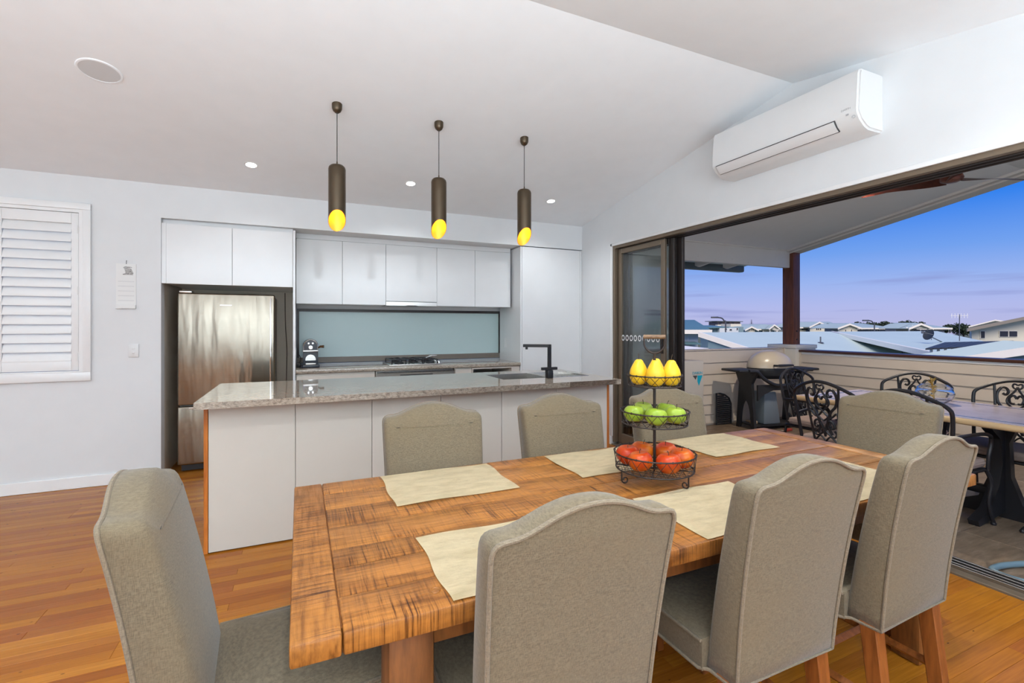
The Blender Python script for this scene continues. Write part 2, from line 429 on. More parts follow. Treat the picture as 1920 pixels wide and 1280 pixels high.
def share(o, loc, parent, rot=None, scale=None):
    c = o.copy(); COL.objects.link(c); c.parent = parent; c.location = loc
    if rot is not None: c.rotation_euler = rot
    if scale is not None: c.scale = scale
    return c
def part_label(o, t): o['label'] = t; return o
def bx(name, mat, parent, x0, x1, y0, y1, z0, z1, bevel=0, seg=2, local=False):
    b = MB(); b.box(x0, x1, y0, y1, z0, z1, bevel, seg); return b.build(name, mat, parent, local)
def lettering(text, size, mat, parent, loc, rot, name='lettering', depth=.0006, local=False, width=None):
    cu = bpy.data.curves.new('lettering_curve', 'FONT'); cu.body = text; cu.size = size; cu.extrude = depth; cu.align_x = 'CENTER'; cu.align_y = 'CENTER'
    tmp = bpy.data.objects.new('lettering_tmp', cu); COL.objects.link(tmp)
    bpy.context.view_layer.update()
    me = bpy.data.meshes.new_from_object(tmp.evaluated_get(bpy.context.evaluated_depsgraph_get()))
    bpy.data.objects.remove(tmp)
    me.name = name; me.materials.clear(); me.materials.append(mat)
    o = bpy.data.objects.new(name, me); COL.objects.link(o); o.parent = parent
    off = Vector((0, 0, 0)) if local else Vector(OFF.get(parent.name, (0, 0, 0)))
    o.location = Vector(loc)-off; o.rotation_euler = rot
    return o
def spline(pts, n=8, closed=False):
    """Catmull-Rom through pts"""
    P = [Vector(p) for p in pts]; out = []; m = len(P)
    for i in range(m if closed else m-1):
        p0 = P[i-1] if (i or closed) else P[0]; p1 = P[i]; p2 = P[(i+1) % m]; p3 = P[(i+2) % m] if (i+2 < m or closed) else P[-1]
        for k in range(n):
            t = k/n
            out.append(.5*((2*p1)+(-p0+p2)*t+(2*p0-5*p1+4*p2-p3)*t*t+(-p0+3*p1-3*p2+p3)*t**3))
    if not closed: out.append(P[-1])
    return out
def circ(c, r, n=32, a0=0, a1=2*PI, plane='xy', end=False):
    out = []
    for k in range(n+(1 if end else 0)):
        a = a0+(a1-a0)*k/n; u, v = r*math.cos(a), r*math.sin(a)
        out.append({'xy': (c[0]+u, c[1]+v, c[2]), 'xz': (c[0]+u, c[1], c[2]+v), 'yz': (c[0], c[1]+u, c[2]+v)}[plane])
    return out

# ================================================================== ROOM SHELL
XR, YB, XL, YF = 3.32, 5.19, -5.2, -2.6        # right wall, kitchen wall, left wall, rear wall
RIDGE_Y, RIDGE_Z, SL = 2.33, 3.167, .1772
def ceil_z(y): return RIDGE_Z-SL*abs(y-RIDGE_Y)
# floor -------------------------------------------------------------
b = MB()
b.box(XL, 3.53, YF, .86, -.15, 0); b.box(XL, -2.62, .86, 6.05, -.15, 0); b.box(-2.62, 3.316, .86, 6.05, -.15, -.0125); b.box(3.316, 3.53, .86, 6.05, -.15, -.0125)
floor = struct(b.build('floor', M['floor']))
BW = .062; y = .86; boards = []; meshes = {}
while y < 5.98 and len(boards) < 299:
    x = -2.62-random.uniform(0, 0)
    first = True
    while x < 3.316-1e-4:
        L = random.choice([1.2, 1.6, 1.9, 2.2, 2.5, 2.8]) if not first else random.choice([.7, 1.1, 1.5, 1.9, 2.3])
        first = False
        x1 = min(3.316, x+L)
        if 3.316-x1 < .45: x1 = 3.316
        L = round(x1-x, 4); key = L
        if key not in meshes:
            q = MB(); q.box(0, L-.0008, .0005, BW-.0005, -.0125, 0, bevel=.0009, seg=1)
            o = q.build('floorboard', M['floor'], floor, local=True); meshes[key] = o; o.location = (x, y, 0)
        else:
            o = share(meshes[key], (x, y, random.choice([0, 0, -.0003])), floor)
        boards.append(o); x = x1
    y += BW
# ceiling ------------------------------------------------------------
T = .1
b = MB()
for (ya, yb) in ((YF-.2, RIDGE_Y), (RIDGE_Y, YB+.02)):
    za, zb = ceil_z(ya), ceil_z(yb)
    b.prism([(ya, za), (yb, zb), (yb, zb+T), (ya, za+T)], XR+.2, 'x', XL-.2)
struct(b.build('ceiling', M['ceiling']))
# kitchen-side wall with window 1 and recess ---------------------------
WX0, WX1, WZ0, WZ1 = -2.80, -1.70, .985, 2.35
NX0, NX1, NZ = -1.142, -.063, 2.357          # fridge niche
b = MB(); th = .12
b.box(XL, WX0, YB, YB+th, 0, 2.75); b.box(WX1, NX0, YB, YB+th, 0, 2.75)
b.box(WX0, WX1, YB, YB+th, 0, WZ0); b.box(WX0, WX1, YB, YB+th, WZ1, 2.75)
b.box(NX0, XR, YB, YB+th, NZ, 2.75)
b.box(XL-.2, XL, YF-.2, YB+th, 0, 3.3)      # left wall
struct(b.build('wall_back', M['wall']))
b = MB()
b.box(NX0, 2.60, YB+th, 6.1, NZ, NZ+.1)     # soffit of recess
b.box(-.05, -.033, 5.9, 6.02, .90, 2.36); b.box(2.482, 2.60, 5.9, 6.02, .90, 2.36)
b.box(-.05, 2.60, 5.9, 6.02, 1.578, 2.36); b.box(-.05, 2.60, 5.9, 6.02, 0, .95)
struct(b.build('wall_kitchen', M['wall']))
b = MB(); b.box(NX0-.02, NX0, YB+th, 6.06, 0, NZ); b.box(NX0, NX1, 6.04, 6.06, 0, NZ)
b.box(NX1+.002, NX1+.020, YB+.002, 6.04, 0, 2.33)
struct(b.build('wall_niche', M['taupe']))
# thin white leading edge of the panel between fridge and kitchen
struct(bx('trim_1', M['gloss'], None, NX1+.002, NX1+.024, YB-.012, YB+.0015, 0, 2.33))
# right wall with the big opening ------------------------------------------
HZ, JY = 2.32, 4.56
b = MB()
b.box(XR, XR+.2, JY, YB+.9, 0, 2.9)
pts = [(-2.6, HZ), (JY, HZ), (JY, ceil_z(JY)+.05), (RIDGE_Y, RIDGE_Z+.05), (-2.6, ceil_z(-2.6)+.05)]
b.prism(pts, XR+.2, 'x', XR)
struct(b.build('wall_right', M['wall']))
b = MB(); b.box(XL, XR+.2, YF-.2, YF, 0, .28); b.box(XL, -4.2, YF-.2, YF, .28, 2.4); b.box(2.2, XR+.2, YF-.2, YF, .28, 2.4)
b.box(-4.2, 2.2, YF-.2, YF-.1, .28, 2.4)
struct(b.build('wall_rear', M['wall']))
# baseboard
b = MB(); b.box(XL, NX0-.001, YB-.016, YB-.0005, .001, .098, bevel=.003, seg=1); struct(b.build('baseboard_back', M['trim']))
b = MB(); b.box(XR-.016, XR-.0005, JY+.002, YB, .001, .098, bevel=.003, seg=1); struct(b.build('baseboard_right', M['trim']))
# shadow-gap trim around the fridge niche head
b = MB(); b.box(NX0+.001, NX1, YB+.06, YB+.10, 2.315, 2.356); b.box(NX0+.001, NX0+.035, YB+.012, YB+.05, 1.768, 2.315); struct(b.build('trim_2', M['gloss']))

# ------------------------------------------------------------------ window 1 with plantation shutters
w1 = thing('window_1', 'white plantation shutter window on the left of the wall', 'window', (-2.25, YB, .95)); w1['kind'] = 'structure'
b = MB(); yb0, yb1 = YB-.028, YB-.0005
b.box(-2.868, -1.632, yb0, yb1, 2.37, 2.424, bevel=.004); b.box(-2.868, -1.632, yb0, yb1, .914, .989, bevel=.004)
b.box(-1.686, -1.632, yb0, yb1, .989, 2.37, bevel=.004); b.box(-2.868, -2.814, yb0, yb1, .989, 2.37, bevel=.004)
b.build('architrave', M['trim'], w1)
b = MB(); ya, yc = YB-.02, YB+.05
b.box(-1.712, -1.687, ya, yc, .99, 2.369); b.box(-2.813, -2.788, ya, yc, .99, 2.369); b.box(-2.788, -1.712, ya, yc, 2.342, 2.369); b.box(-2.788, -1.712, ya, yc, .99, 1.0)
b.build('shutter_frame', M['trim'], w1)
slat0 = None
for (xa, xb) in ((-2.248, -1.716), (-2.784, -2.252)):
    b = MB(); y0, y1 = YB-.012, YB+.016
    b.box(xa, xa+.048, y0, y1, 1.003, 2.339, bevel=.003); b.box(xb-.048, xb, y0, y1, 1.003, 2.339, bevel=.003)
    b.box(xa+.048, xb-.048, y0, y1, 2.250, 2.339, bevel=.003); b.box(xa+.048, xb-.048, y0, y1, 1.003, 1.085, bevel=.003)
    pnl = b.build('shutter_panel', M['trim'], w1)
    for k in range(15):
        zc = 1.085+.0777*(k+.5)
        if slat0 is None:
            b = MB(); prof = []
            for i in range(13):
                a = -PI/2+PI*i/12; prof.append((.0435+.002*math.cos(a) if False else .044*math.sin(a), .0055*math.cos(a)))
            for i in range(13):
                a = PI/2+PI*i/12; prof.append((.044*math.sin(a), .0055*math.cos(a)))
            uniq = []
            for p in prof:
                if not uniq or (abs(p[0]-uniq[-1][0])+abs(p[1]-uniq[-1][1])) > 1e-5: uniq.append(p)
            if abs(uniq[0][0]-uniq[-1][0])+abs(uniq[0][1]-uniq[-1][1]) < 1e-5: uniq.pop()
            b.prism(uniq, .217, 'x', -.217)
            slat0 = b.build('louvre_slat', M['trim'], pnl, local=True)
            o = slat0
        else: o = share(slat0, (0, 0, 0), pnl)
        o.location = Vector(((xa+xb)/2, YB+.002, zc))-Vector(OFF[w1.name]); o.rotation_euler = (math.radians(70), 0, 0)
    for zc in (2.20, 1.68, 1.12):
        xx = xb-.001 if xb > -2 else xa-.003
        b = MB(); b.box(xx-.006, xx+.012, YB-.018, YB-.0135, zc-.035, zc+.035, bevel=.002, seg=1); b.tube([(xx+.003, YB-.019, zc-.03), (xx+.003, YB-.019, zc+.03)], .004, 8); b.build('hinge', M['plastic'], pnl)
bx('pane', M['pane'], w1, WX0, WX1, YB+.085, YB+.09, WZ0, WZ1)
bx('window_sash', M['darkbronze'], w1, -2.27, -2.23, YB+.075, YB+.10, WZ0, WZ1)

# ------------------------------------------------------------------ window 2: frosted splashback window
w2 = thing('window_2', 'long frosted splashback window above the cooktop', 'window', (1.2, 5.9, .95)); w2['kind'] = 'structure'
b = MB()
b.box(-.032, 2.481, 5.88, 5.93, 1.546, 1.578); b.box(2.447, 2.481, 5.88, 5.93, 1.02, 1.546); b.box(-.032, -.006, 5.88, 5.93, 1.02, 1.546)
b.build('window_frame', M['darkbronze'], w2)
b = MB(); b.box(-.032, 2.481, 5.865, 5.935, .955, 1.02, bevel=.004, seg=1)
part_label(b.build('window_sill', plain('brown_grey_sill', (.16, .135, .11), .4), w2), 'brown grey lower rail')
bx('pane', M['frosted'], w2, -.006, 2.447, 5.902, 5.908, 1.02, 1.546)

# ------------------------------------------------------------------ sliding door set
door = thing('door_1', 'bronze framed sliding glass doors stacked at the kitchen end of the opening', 'door', (3.42, 1.5, 0)); door['kind'] = 'structure'
b = MB(); b.box(XR+.012, XR+.06, -2.6, JY, HZ-.044, HZ-.001); b.box(XR+.06, XR+.19, -2.6, JY, HZ-.03, HZ-.001); b.build('head_frame', M['bronze'], door)
b = MB()
for xx in (3.385, 3.445, 3.505): b.box(xx, xx+.016, -2.6, JY-.05, HZ-.050, HZ-.031, bevel=.003, seg=1)
part_label(b.build('head_track', M['darkbronze'], door), 'dark top track')
bx('reveal_bead', M['trim'], door, XR-.006, XR+.0115, -2.6, JY+.02, HZ-.014, HZ+.016, .003)
b = MB(); b.box(XR+.012, XR+.09, JY-.045, JY-.001, .03, HZ-.045, bevel=.003, seg=1); b.build('jamb', M['bronze'], door)
b = MB(); b.box(XR+.09, XR+.19, JY-.06, JY-.001, .03, HZ-.04); part_label(b.build('jamb_channel', M['darkbronze'], door), 'dark outer jamb channel')
bx('jamb_bead', M['trim'], door, XR-.006, XR+.0115, JY-.014, JY+.016, .1, HZ+.016, .003)
b = MB(); b.box(XR-.003, 3.53, -2.6, JY, -.012, .012, bevel=.003, seg=1); b.build('sill_plate', M['bronze'], door)
b = MB()
for xx in (3.375, 3.405, 3.445, 3.485): b.box(xx, xx+.012, -2.6, JY-.06, .012, .032, bevel=.002, seg=1)
part_label(b.build('sill_track', M['steel'], door), 'steel bottom runners')
b = MB(); b.box(3.417, 3.445, -2.6, JY-.06, .0121, .016); b.box(3.457, 3.485, -2.6, JY-.06, .0121, .016); part_label(b.build('track_groove', M['black'], door), 'black track grooves')
def door_leaf(x, y0, y1, glassmat, fm, fw_=.055, gname='pane', right=None):
    b = MB(); z0, z1, t = .035, HZ-.052, .032; rw = right or fw_
    b.box(x, x+t, y0, y0+rw, z0, z1, bevel=.003, seg=1); b.box(x, x+t, y1-fw_, y1, z0, z1, bevel=.003, seg=1)
    b.box(x, x+t, y0+rw, y1-fw_, z1-.055, z1, bevel=.003, seg=1); b.box(x, x+t, y0+rw, y1-fw_, z0, z0+.11, bevel=.003, seg=1)
    f = b.build('door_panel', fm, door)
    g = MB(); g.box(x+.013, x+.019, y0+rw, y1-fw_, z0+.11, z1-.055); g.build(gname, glassmat, f)
    return f
l1 = door_leaf(3.372, 3.74, 4.50, M['pane'], M['bronze'])
l2 = door_leaf(3.424, 3.66, 4.46, M['pane'], M['darkbronze'], .05, right=.075)
l3 = door_leaf(3.476, 3.60, 4.44, M['screen'], M['darkbronze'], .05, 'fly_screen', right=.085)
b = MB(); b.box(3.425, 3.428, 3.79, 4.30, .145, 1.55)
dot0 = None
for k in range(9):
    yy = 4.425-k*.072
    if dot0 is None:
        b = MB(); b.tube(circ((0, 0, 0), .022, 18, plane='yz'), .0055, 6, closed=True)
        for v in b.bm.verts: v.co.z *= 1.25; v.co.x *= .25
        dot0 = b.build('safety_dot', M['dot'], l1, local=True); o = dot0
    else: o = share(dot0, (0, 0, 0), l1)
    o.location = Vector((3.383, yy, 1.245))-Vector(OFF[door.name])
b = MB(); b.box(3.352, 3.371, 3.752, 3.782, 1.10, 1.28, bevel=.004)
for zz in (1.13, 1.19, 1.25): b.lathe([(0, .004), (.006, .004), (.006, 0)], (0, 0, 0), 8, mat=Matrix.Translation((3.352, 3.767, zz)) @ Matrix.Rotation(-PI/2, 4, 'Y'))
b.build('door_lock', M['darkbronze'], l1)

# ================================================================== KITCHEN
def cab_door(name, parent, x0, x1, y, z0, z1, mat, t=.018):
    return bx(name, mat, parent, x0+.0015, x1-.0015, y, y+t, z0+.0015, z1-.0015, .0015, 1)
# cabinet over the fridge
c = thing('fridge_cabinet', 'white gloss two-door cupboard above the steel fridge', 'cabinet', (-.6, YB+.3, 1.765))
bx('body', M['gloss'], c, -1.108, NX1, YB+.033, 6.03, 1.768, 2.313)
cab_door('door', c, -1.108, -.587, YB+.012, 1.765, 2.315, M['gloss']); cab_door('door', c, -.587, NX1, YB+.012, 1.765, 2.315, M['gloss'])
# overhead cabinets
sp = [-.036, .424, .887, 1.476, 1.952, 2.428]
names = ['leftmost white overhead cupboard, directly above the coffee machine', 'second white overhead cupboard, between coffee machine and range hood', 'white overhead cupboard straight above the steel range hood strip',
         'white overhead cupboard just right of the range hood strip', 'narrow white overhead cupboard beside the tall pantry']
for i in range(5):
    zb = 1.66 if i == 2 else 1.615
    c = thing('overhead_cabinet', names[i], 'cabinet', ((sp[i]+sp[i+1])/2, 5.6, zb), group='overhead cupboards')
    bx('body', M['gloss'], c, sp[i]+.001, sp[i+1]-.001, 5.471, 5.898, zb+.002, 2.30)
    cab_door('door', c, sp[i], sp[i+1], 5.452, zb, 2.302, M['gloss'])
struct(bx('trim_3', M['gloss'], None, -.036, 2.428, 5.46, 5.898, 2.304, 2.356))
c = thing('range_hood', 'slim stainless range hood strip under the overhead cupboards', 'hood', (1.18, 5.6, 1.6))
bx('fascia', M['steel'], c, .889, 1.474, 5.448, 5.475, 1.611, 1.657, .002, 1); bx('body', M['steel'], c, .90, 1.465, 5.476, 5.86, 1.615, 1.655)
bx('light_switch_strip', M['ink'], c, 1.12, 1.24, 5.4465, 5.448, 1.613, 1.617)
# pantry
c = thing('pantry_cabinet', 'tall white gloss pantry cupboard in the right kitchen corner', 'cabinet', (2.9, 5.5, 0))
bx('body', M['gloss'], c, 2.452, XR-.002, YB+.024, 5.86, .08, 2.345); bx('kickboard', M['islandp'], c, 2.46, XR-.002, YB+.06, YB+.08, .001, .08)
cab_door('door', c, 2.442, 2.465, YB+.004, .08, 2.348, M['gloss']); cab_door('door', c, 2.465, 3.29, YB+.004, .08, 2.348, M['gloss']); cab_door('filler_panel', c, 3.29, XR-.002, YB+.004, .08, 2.348, M['gloss'])
b = MB(); b.box(2.4485, 2.4515, 5.62, 5.70, 1.10, 1.22, bevel=.001, seg=1); b.box(2.446, 2.4485, 5.645, 5.652, 1.13, 1.19)
o = thing('power_outlet', 'small white power point on the pantry side above the rear bench', 'outlet', (2.4485, 5.66, 1.16)); b.build('plate', M['plastic'], o)
# rear bench units
BZ = .94
c = thing('drawer_cabinet', 'cream drawer unit under the rear bench below the coffee machine', 'cabinet', (.35, 5.5, 0))
bx('body', M['bench_front'], c, -.033, .733, YB+.035, 5.86, .1, .895); bx('kickboard', M['islandp'], c, -.033, .733, YB+.09, YB+.1, .001, .1)
for (za, zb) in ((.62, .875), (.36, .617), (.1, .357)):
    d = cab_door('drawer', c, -.033, .733, YB+.015, za, zb, M['bench_front'])
c = thing('oven', 'stainless built-in oven under the cooktop, mostly hidden by the island', 'oven', (1.18, 5.5, 0))
bx('body', M['steel'], c, .745, 1.60, YB+.04, 5.84, .12, .893)
bx('control_panel', M['steel'], c, .738, 1.615, YB+.008, YB+.04, .775, .87, .003, 1)
b = MB(); b.box(.745, 1.60, YB+.02, YB+.04, .13, .74, bevel=.003, seg=1); od = b.build('oven_door', M['steel'], c)
b = MB(); b.tube([(.85, YB-.02, .755), (1.5, YB-.02, .755)], .011, 10)
for xx in (.9, 1.45): b.tube([(xx, YB-.02, .755), (xx, YB+.02, .73)], .007, 8)
b.build('handle', M['chrome'], od); bx('oven_glass', M['win_dark'], od, .83, 1.52, YB+.015, YB+.02, .24, .66)
bx('vent_strip', M['ink'], c, .76, 1.59, YB+.012, YB+.04, .874, .884)
bx('display', M['ink'], c, 1.0, 1.36, YB+.0065, YB+.008, .795, .85)
c = thing('narrow_cabinet', 'narrow cream cupboard on the rear bench between oven and microwave nook', 'cabinet', (1.72, 5.5, 0))
bx('body', M['bench_front'], c, 1.622, 1.822, YB+.035, 5.86, .1, .895); cab_door('door', c, 1.622, 1.822, YB+.015, .1, .885, M['bench_front']); bx('kickboard', M['islandp'], c, 1.622, 1.822, YB+.09, YB+.1, .001, .1)
c = thing('microwave_cabinet', 'cream open-fronted nook at the pantry end of the rear bench', 'cabinet', (2.1, 5.5, 0))
b = MB(); b.box(1.824, 1.842, YB+.015, 5.86, .1, .895); b.box(2.33, 2.438, YB+.015, 5.86, .1, .895); b.box(1.842, 2.33, YB+.015, 5.86, .1, .45); b.box(1.842, 2.33, 5.84, 5.86, .45, .895); b.box(1.842, 2.33, YB+.015, 5.86, .877, .895)
b.build('body', M['bench_front'], c); bx('kickboard', M['islandp'], c, 1.83, 2.43, YB+.09, YB+.1, .001, .1)
c = thing('microwave', 'dark copper-tinted microwave inside the open rear-bench nook', 'microwave', (2.09, 5.5, .45))
bx('body', M['steel'], c, 1.85, 2.32, YB+.06, 5.78, .4505, .80, .004, 1); bx('door', plain('copper_glass', (.10, .045, .03), .15, .4), c, 1.855, 2.20, YB+.045, YB+.06, .46, .79, .003, 1)
bx('control_panel', M['ink'], c, 2.205, 2.315, YB+.05, YB+.06, .46, .79)
c = bx('kitchen_benchtop', M['granite'], None, -.036, 2.438, YB-.02, 5.862, BZ-.038, BZ, .004); tag(c, 'polished granite rear benchtop along the frosted window', 'benchtop')
# cooktop -----------------------------------------------------------
c = thing('gas_cooktop', 'stainless four-burner gas cooktop on the rear granite bench', 'cooktop', (1.2, 5.55, BZ))
b = MB(); b.box(.90, 1.50, 5.31, 5.79, BZ+.0003, BZ+.012, bevel=.004); b.build('tray', M['steel'], c)
g0 = None
for i, (gx, gy) in enumerate(((1.03, 5.43), (1.03, 5.67), (1.22, 5.55), (1.39, 5.43), (1.39, 5.67))):
    b = MB(); b.lathe([(0, .028), (.028, .028), (.034, .022), (.034, .016), (.05, .014), (.05, .001), (0, .001)], (gx, gy, BZ+.012), 16); b.build('burner', M['blackp'], c)
for gx in (.955, 1.145, 1.315):
    b = MB()
    xa, xb, ya, yb2, z = gx-.02, gx+.135, 5.345, 5.765, BZ+.056
    b.tube([(xa, ya, z), (xb, ya, z), (xb, yb2, z), (xa, yb2, z)], .007, 6, closed=True)
    for yy in (5.43, 5.55, 5.67): b.tube([(xa, yy, z), (xb, yy, z)], .0055, 6)
    b.tube([((xa+xb)/2, ya, z), ((xa+xb)/2, yb2, z)], .0055, 6)
    for px, py in ((xa, ya), (xb, ya), (xa, yb2), (xb, yb2)): b.tube([(px, py, BZ+.0121), (px, py, z)], .007, 6)
    b.build('trivet', M['castiron'], c)
k0 = None
for k in range(5):
    b = MB(); b.lathe([(0, .022), (.012, .022), (.015, 0), (0, 0)], (1.475, 5.36+.05*k, BZ+.0121), 12); b.build('knob', M['chrome'], c)
# tongs / spatula left on the cooktop
c = thing('slotted_spatula', 'pale slotted spatula lying across the right burners', 'utensil', (1.45, 5.6, BZ+.065))
b = MB(); b.tube([(1.36, 5.50, BZ+.069), (1.46, 5.64, BZ+.080)], .006, 8); b.build('handle', M['plastic'], c)
b = MB()
for k in range(4): b.box(-.035+.02*k, -.023+.02*k, 0, .09, -.002, .002, mat=Matrix.Translation((1.46, 5.64, BZ+.080)) @ Matrix.Rotation(-.6, 4, 'Z'))
b.box(-.035, .037, -.004, .012, -.002, .002, mat=Matrix.Translation((1.46, 5.64, BZ+.080)) @ Matrix.Rotation(-.6, 4, 'Z')); b.box(-.035, .037, .08, .092, -.002, .002, mat=Matrix.Translation((1.46, 5.64, BZ+.080)) @ Matrix.Rotation(-.6, 4, 'Z'))
b.build('blade', M['plastic'], c)
# coffee machine ------------------------------------------------------
c = thing('coffee_machine', 'small dark navy pod coffee machine with chrome band on the rear bench', 'coffee machine', (.105, 5.52, BZ))
navy = plain('navy_gloss_plastic', (.014, .018, .03), .15)
b = MB(); arch = [(-.075, .03), (.075, .03), (.075, .21)]+[(.075*math.cos(a*PI/12), .235+.065*math.sin(a*PI/12)) for a in range(0, 13)]+[(-.075, .21)]
b.prism([(p[0]+.105, p[1]+BZ) for p in arch], 5.66, 'y', 5.46); b.build('body', navy, c)
b = MB(); b.box(.018, .192, 5.38, 5.72, BZ+.0003, BZ+.035, bevel=.008); b.build('base', navy, c)
arc2 = [(-.068, .17)]+[(-.068*math.cos(a*PI/14), .225+.07*math.sin(a*PI/14)) for a in range(15)]+[(.068, .17)]
b = MB(); b.prism([(p[0]*.9+.105, p[1]+BZ) for p in arc2], 5.462, 'y', 5.40); head = b.build('head', navy, c)
b = MB(); b.tube([(p[0]+.105, 5.402, p[1]+BZ) for p in arc2], .005, 6); part_label(b.build('chrome_rim', M['chrome'], head), 'chrome arch rim')
b = MB(); b.box(.028, .182, 5.395, 5.67, BZ+.168, BZ+.186, bevel=.004); part_label(b.build('chrome_band', M['chrome'], c), 'chrome band')
b = MB(); b.lathe([(0, .012), (.018, .012), (.023, .006), (.023, 0), (0, 0)], (0, 0, 0), 16, mat=Matrix.Translation((.105, 5.40, BZ+.215)) @ Matrix.Rotation(PI/2, 4, 'X'))
for s in (-1, 1): b.lathe([(0, .006), (.009, .006), (.009, 0), (0, 0)], (0, 0, 0), 12, mat=Matrix.Translation((.105+s*.02, 5.40, BZ+.258)) @ Matrix.Rotation(PI/2, 4, 'X'))
part_label(b.build('dial', M['chrome'], head), 'chrome dial and buttons')
hd = [(-.05, 0)]+[(-.05*math.cos(a*PI/12), .05*math.sin(a*PI/12)+.012) for a in range(13)]+[(.05, 0)]
b = MB(); b.prism([(p[0]+.105, p[1]+BZ+.075) for p in hd], 5.459, 'y', 5.445); part_label(b.build('drip_plate', M['steel'], c), 'half-round steel cover')
b = MB(); b.tube([(.172, 5.43, BZ+.205), (.20, 5.42, BZ+.222), (.235, 5.41, BZ+.222)], [.007, .012, .016], 10); part_label(b.build('lever', plain('amber_knob', (.10, .04, .01), .2), c), 'amber brown lever')
b = MB(); b.box(.055, .155, 5.37, 5.46, BZ+.036, BZ+.05, bevel=.003); b.build('drip_tray', M['steel'], c)
o = thing('adaptor_plug', 'black plug and lead tucked beside the coffee machine', 'plug', (-.006, 5.55, BZ))
b = MB(); b.box(-.028, .012, 5.48, 5.56, BZ+.0003, BZ+.05, bevel=.01); b.build('body', M['blackp'], o)
b = MB(); b.tube(spline([(-.008, 5.56, BZ+.03), (-.012, 5.66, BZ+.02), (.01, 5.70, BZ+.08), (-.028, 5.70, BZ+.16)], 6), .004, 6); b.build('lead', M['cord'], o)
o = thing('power_point', 'white power point on the panel left of the coffee machine', 'outlet', (-.040, 5.55, 1.1))
b = MB(); b.box(-.0425, -.034, 5.48, 5.56, BZ+.09, BZ+.21, bevel=.003); b.build('plate', M['plastic'], o)

# fridge ---------------------------------------------------------------
c = thing('refrigerator', 'tall stainless steel fridge freezer in the dark niche', 'fridge', (-.635, 5.6, 0))
bx('body', plain('grey_fridge_sides', (.30, .29, .27), .4, .3), c, -1.035, -.237, 5.375, 5.99, .06, 1.68)
b = MB(); b.box(-1.043, -.229, 5.30, 5.37, .635, 1.692, bevel=.014, seg=4); d1 = b.build('door', M['fridge'], c)
b = MB(); b.box(-1.043, -.229, 5.30, 5.37, .075, .622, bevel=.014, seg=4); d2 = b.build('freezer_drawer', M['fridge'], c)
b = MB(); b.box(-.272, -.258, 5.289, 5.301, .68, 1.66, bevel=.004); b.build('handle', M['chrome'], d1)
bx('badge', M['steel'], d1, -.70, -.60, 5.2975, 5.2995, 1.575, 1.586, .0008, 1)
b = MB(); b.box(-.95, -.32, 5.291, 5.302, .60, .612, bevel=.003); b.build('handle', M['chrome'], d2)
bx('hinge_cover', M['steel'], c, -1.03, -.93, 5.31, 5.42, 1.6925, 1.712, .004)
bx('kick_grille', M['blackp'], c, -1.02, -.25, 5.36, 5.42, .012, .072)
b = MB()
for px in (-1.0, -.27):
    for py in (5.42, 5.92): b.lathe([(0, .0005), (.02, .0005), (.02, .06), (0, .06)], (px, py, 0), 10)
b.build('foot', M['blackp'], c)
o = thing('power_lead', 'thin brown cord hanging down the niche beside the fridge', 'cord', (-.16, 6.02, 0))
b = MB(); b.tube(spline([(-.155, 6.034, 1.76), (-.15, 6.034, 1.4), (-.135, 6.034, 1.1), (-.14, 6.034, .7), (-.125, 6.034, .3), (-.15, 6.034, .02)], 8), .005, 6); b.build('lead', plain('brown_flex', (.12, .075, .045), .6), o)
o = thing('niche_outlet', 'grey power point inside the fridge niche right of the fridge', 'outlet', (-.10, 6.03, 1.05)); b = MB(); b.box(-.125, -.068, 6.032, 6.0395, 1.02, 1.13, bevel=.003); b.build('plate', M['taupe'], o)

# island --------------------------------------------------------------
IY = 3.36
isl = thing('kitchen_island', 'long warm-white island bench with orange timber ends', 'island', (.95, 3.7, 0))
b = MB(); b.prism([(-.5, .002), (2.395, .002), (2.395, .735), (1.515, .735), (1.515, .895), (-.5, .895)], 4.08, 'y', IY+.022); b.build('carcass', M['islandp'], isl)
xs = [-.505, -.025, .453, .94, 1.422, 1.913, 2.401]
for i in range(6): cab_door('panel', isl, xs[i], xs[i+1], IY, .006, .897, M['islandp'], .02)
for xa in (-.529, 2.4025):
    part_label(bx('end_panel', M['endwood'], isl, xa, xa+.0225, IY+.002, 4.10, .001, .8985, .002, 1), 'orange timber end panel')
# benchtop with cut-out for the sink
HX0, HX1, HY0, HY1 = 1.52, 2.35, 3.56, 3.99
TX0, TX1, TY0, TY1 = -.553, 2.425, 3.20, 4.215
b = MB()
for (x0, x1, y0, y1) in ((TX0, HX0, TY0, TY1), (HX1, TX1, TY0, TY1), (HX0, HX1, TY0, HY0), (HX0, HX1, HY1, TY1), (1.945, 1.962, HY0, HY1)):
    b.box(x0, x1, y0, y1, BZ-.04, BZ)
bmesh.ops.remove_doubles(b.bm, verts=b.bm.verts, dist=1e-5)
o = b.build('island_benchtop', M['granite']); tag(o, 'long polished granite top of the island bench', 'benchtop')
sk = thing('island_sink', 'stainless undermount sink with drainer in the island top', 'sink', (1.93, 3.78, .75))
def basin(b, x0, x1, y0, y1, z0, z1, t=.006):
    b.box(x0, x1, y0, y1, z0, z0+t); b.box(x0, x0+t, y0, y1, z0+t, z1); b.box(x1-t, x1, y0, y1, z0+t, z1); b.box(x0+t, x1-t, y0, y0+t, z0+t, z1); b.box(x0+t, x1-t, y1-t, y1, z0+t, z1)
b = MB(); basin(b, 1.521, 1.944, 3.561, 3.989, .74, .9395); b.build('bowl', M['steel'], sk)
b = MB(); basin(b, 1.963, 2.349, 3.561, 3.989, .915, .9425)
for k in range(7): b.box(2.0+k*.047, 2.008+k*.047, 3.60, 3.95, .9215, .926)
b.build('drainer', M['steel'], sk)
tp = thing('kitchen_tap', 'black square gooseneck kitchen mixer tap on the island', 'tap', (1.925, 3.52, BZ))
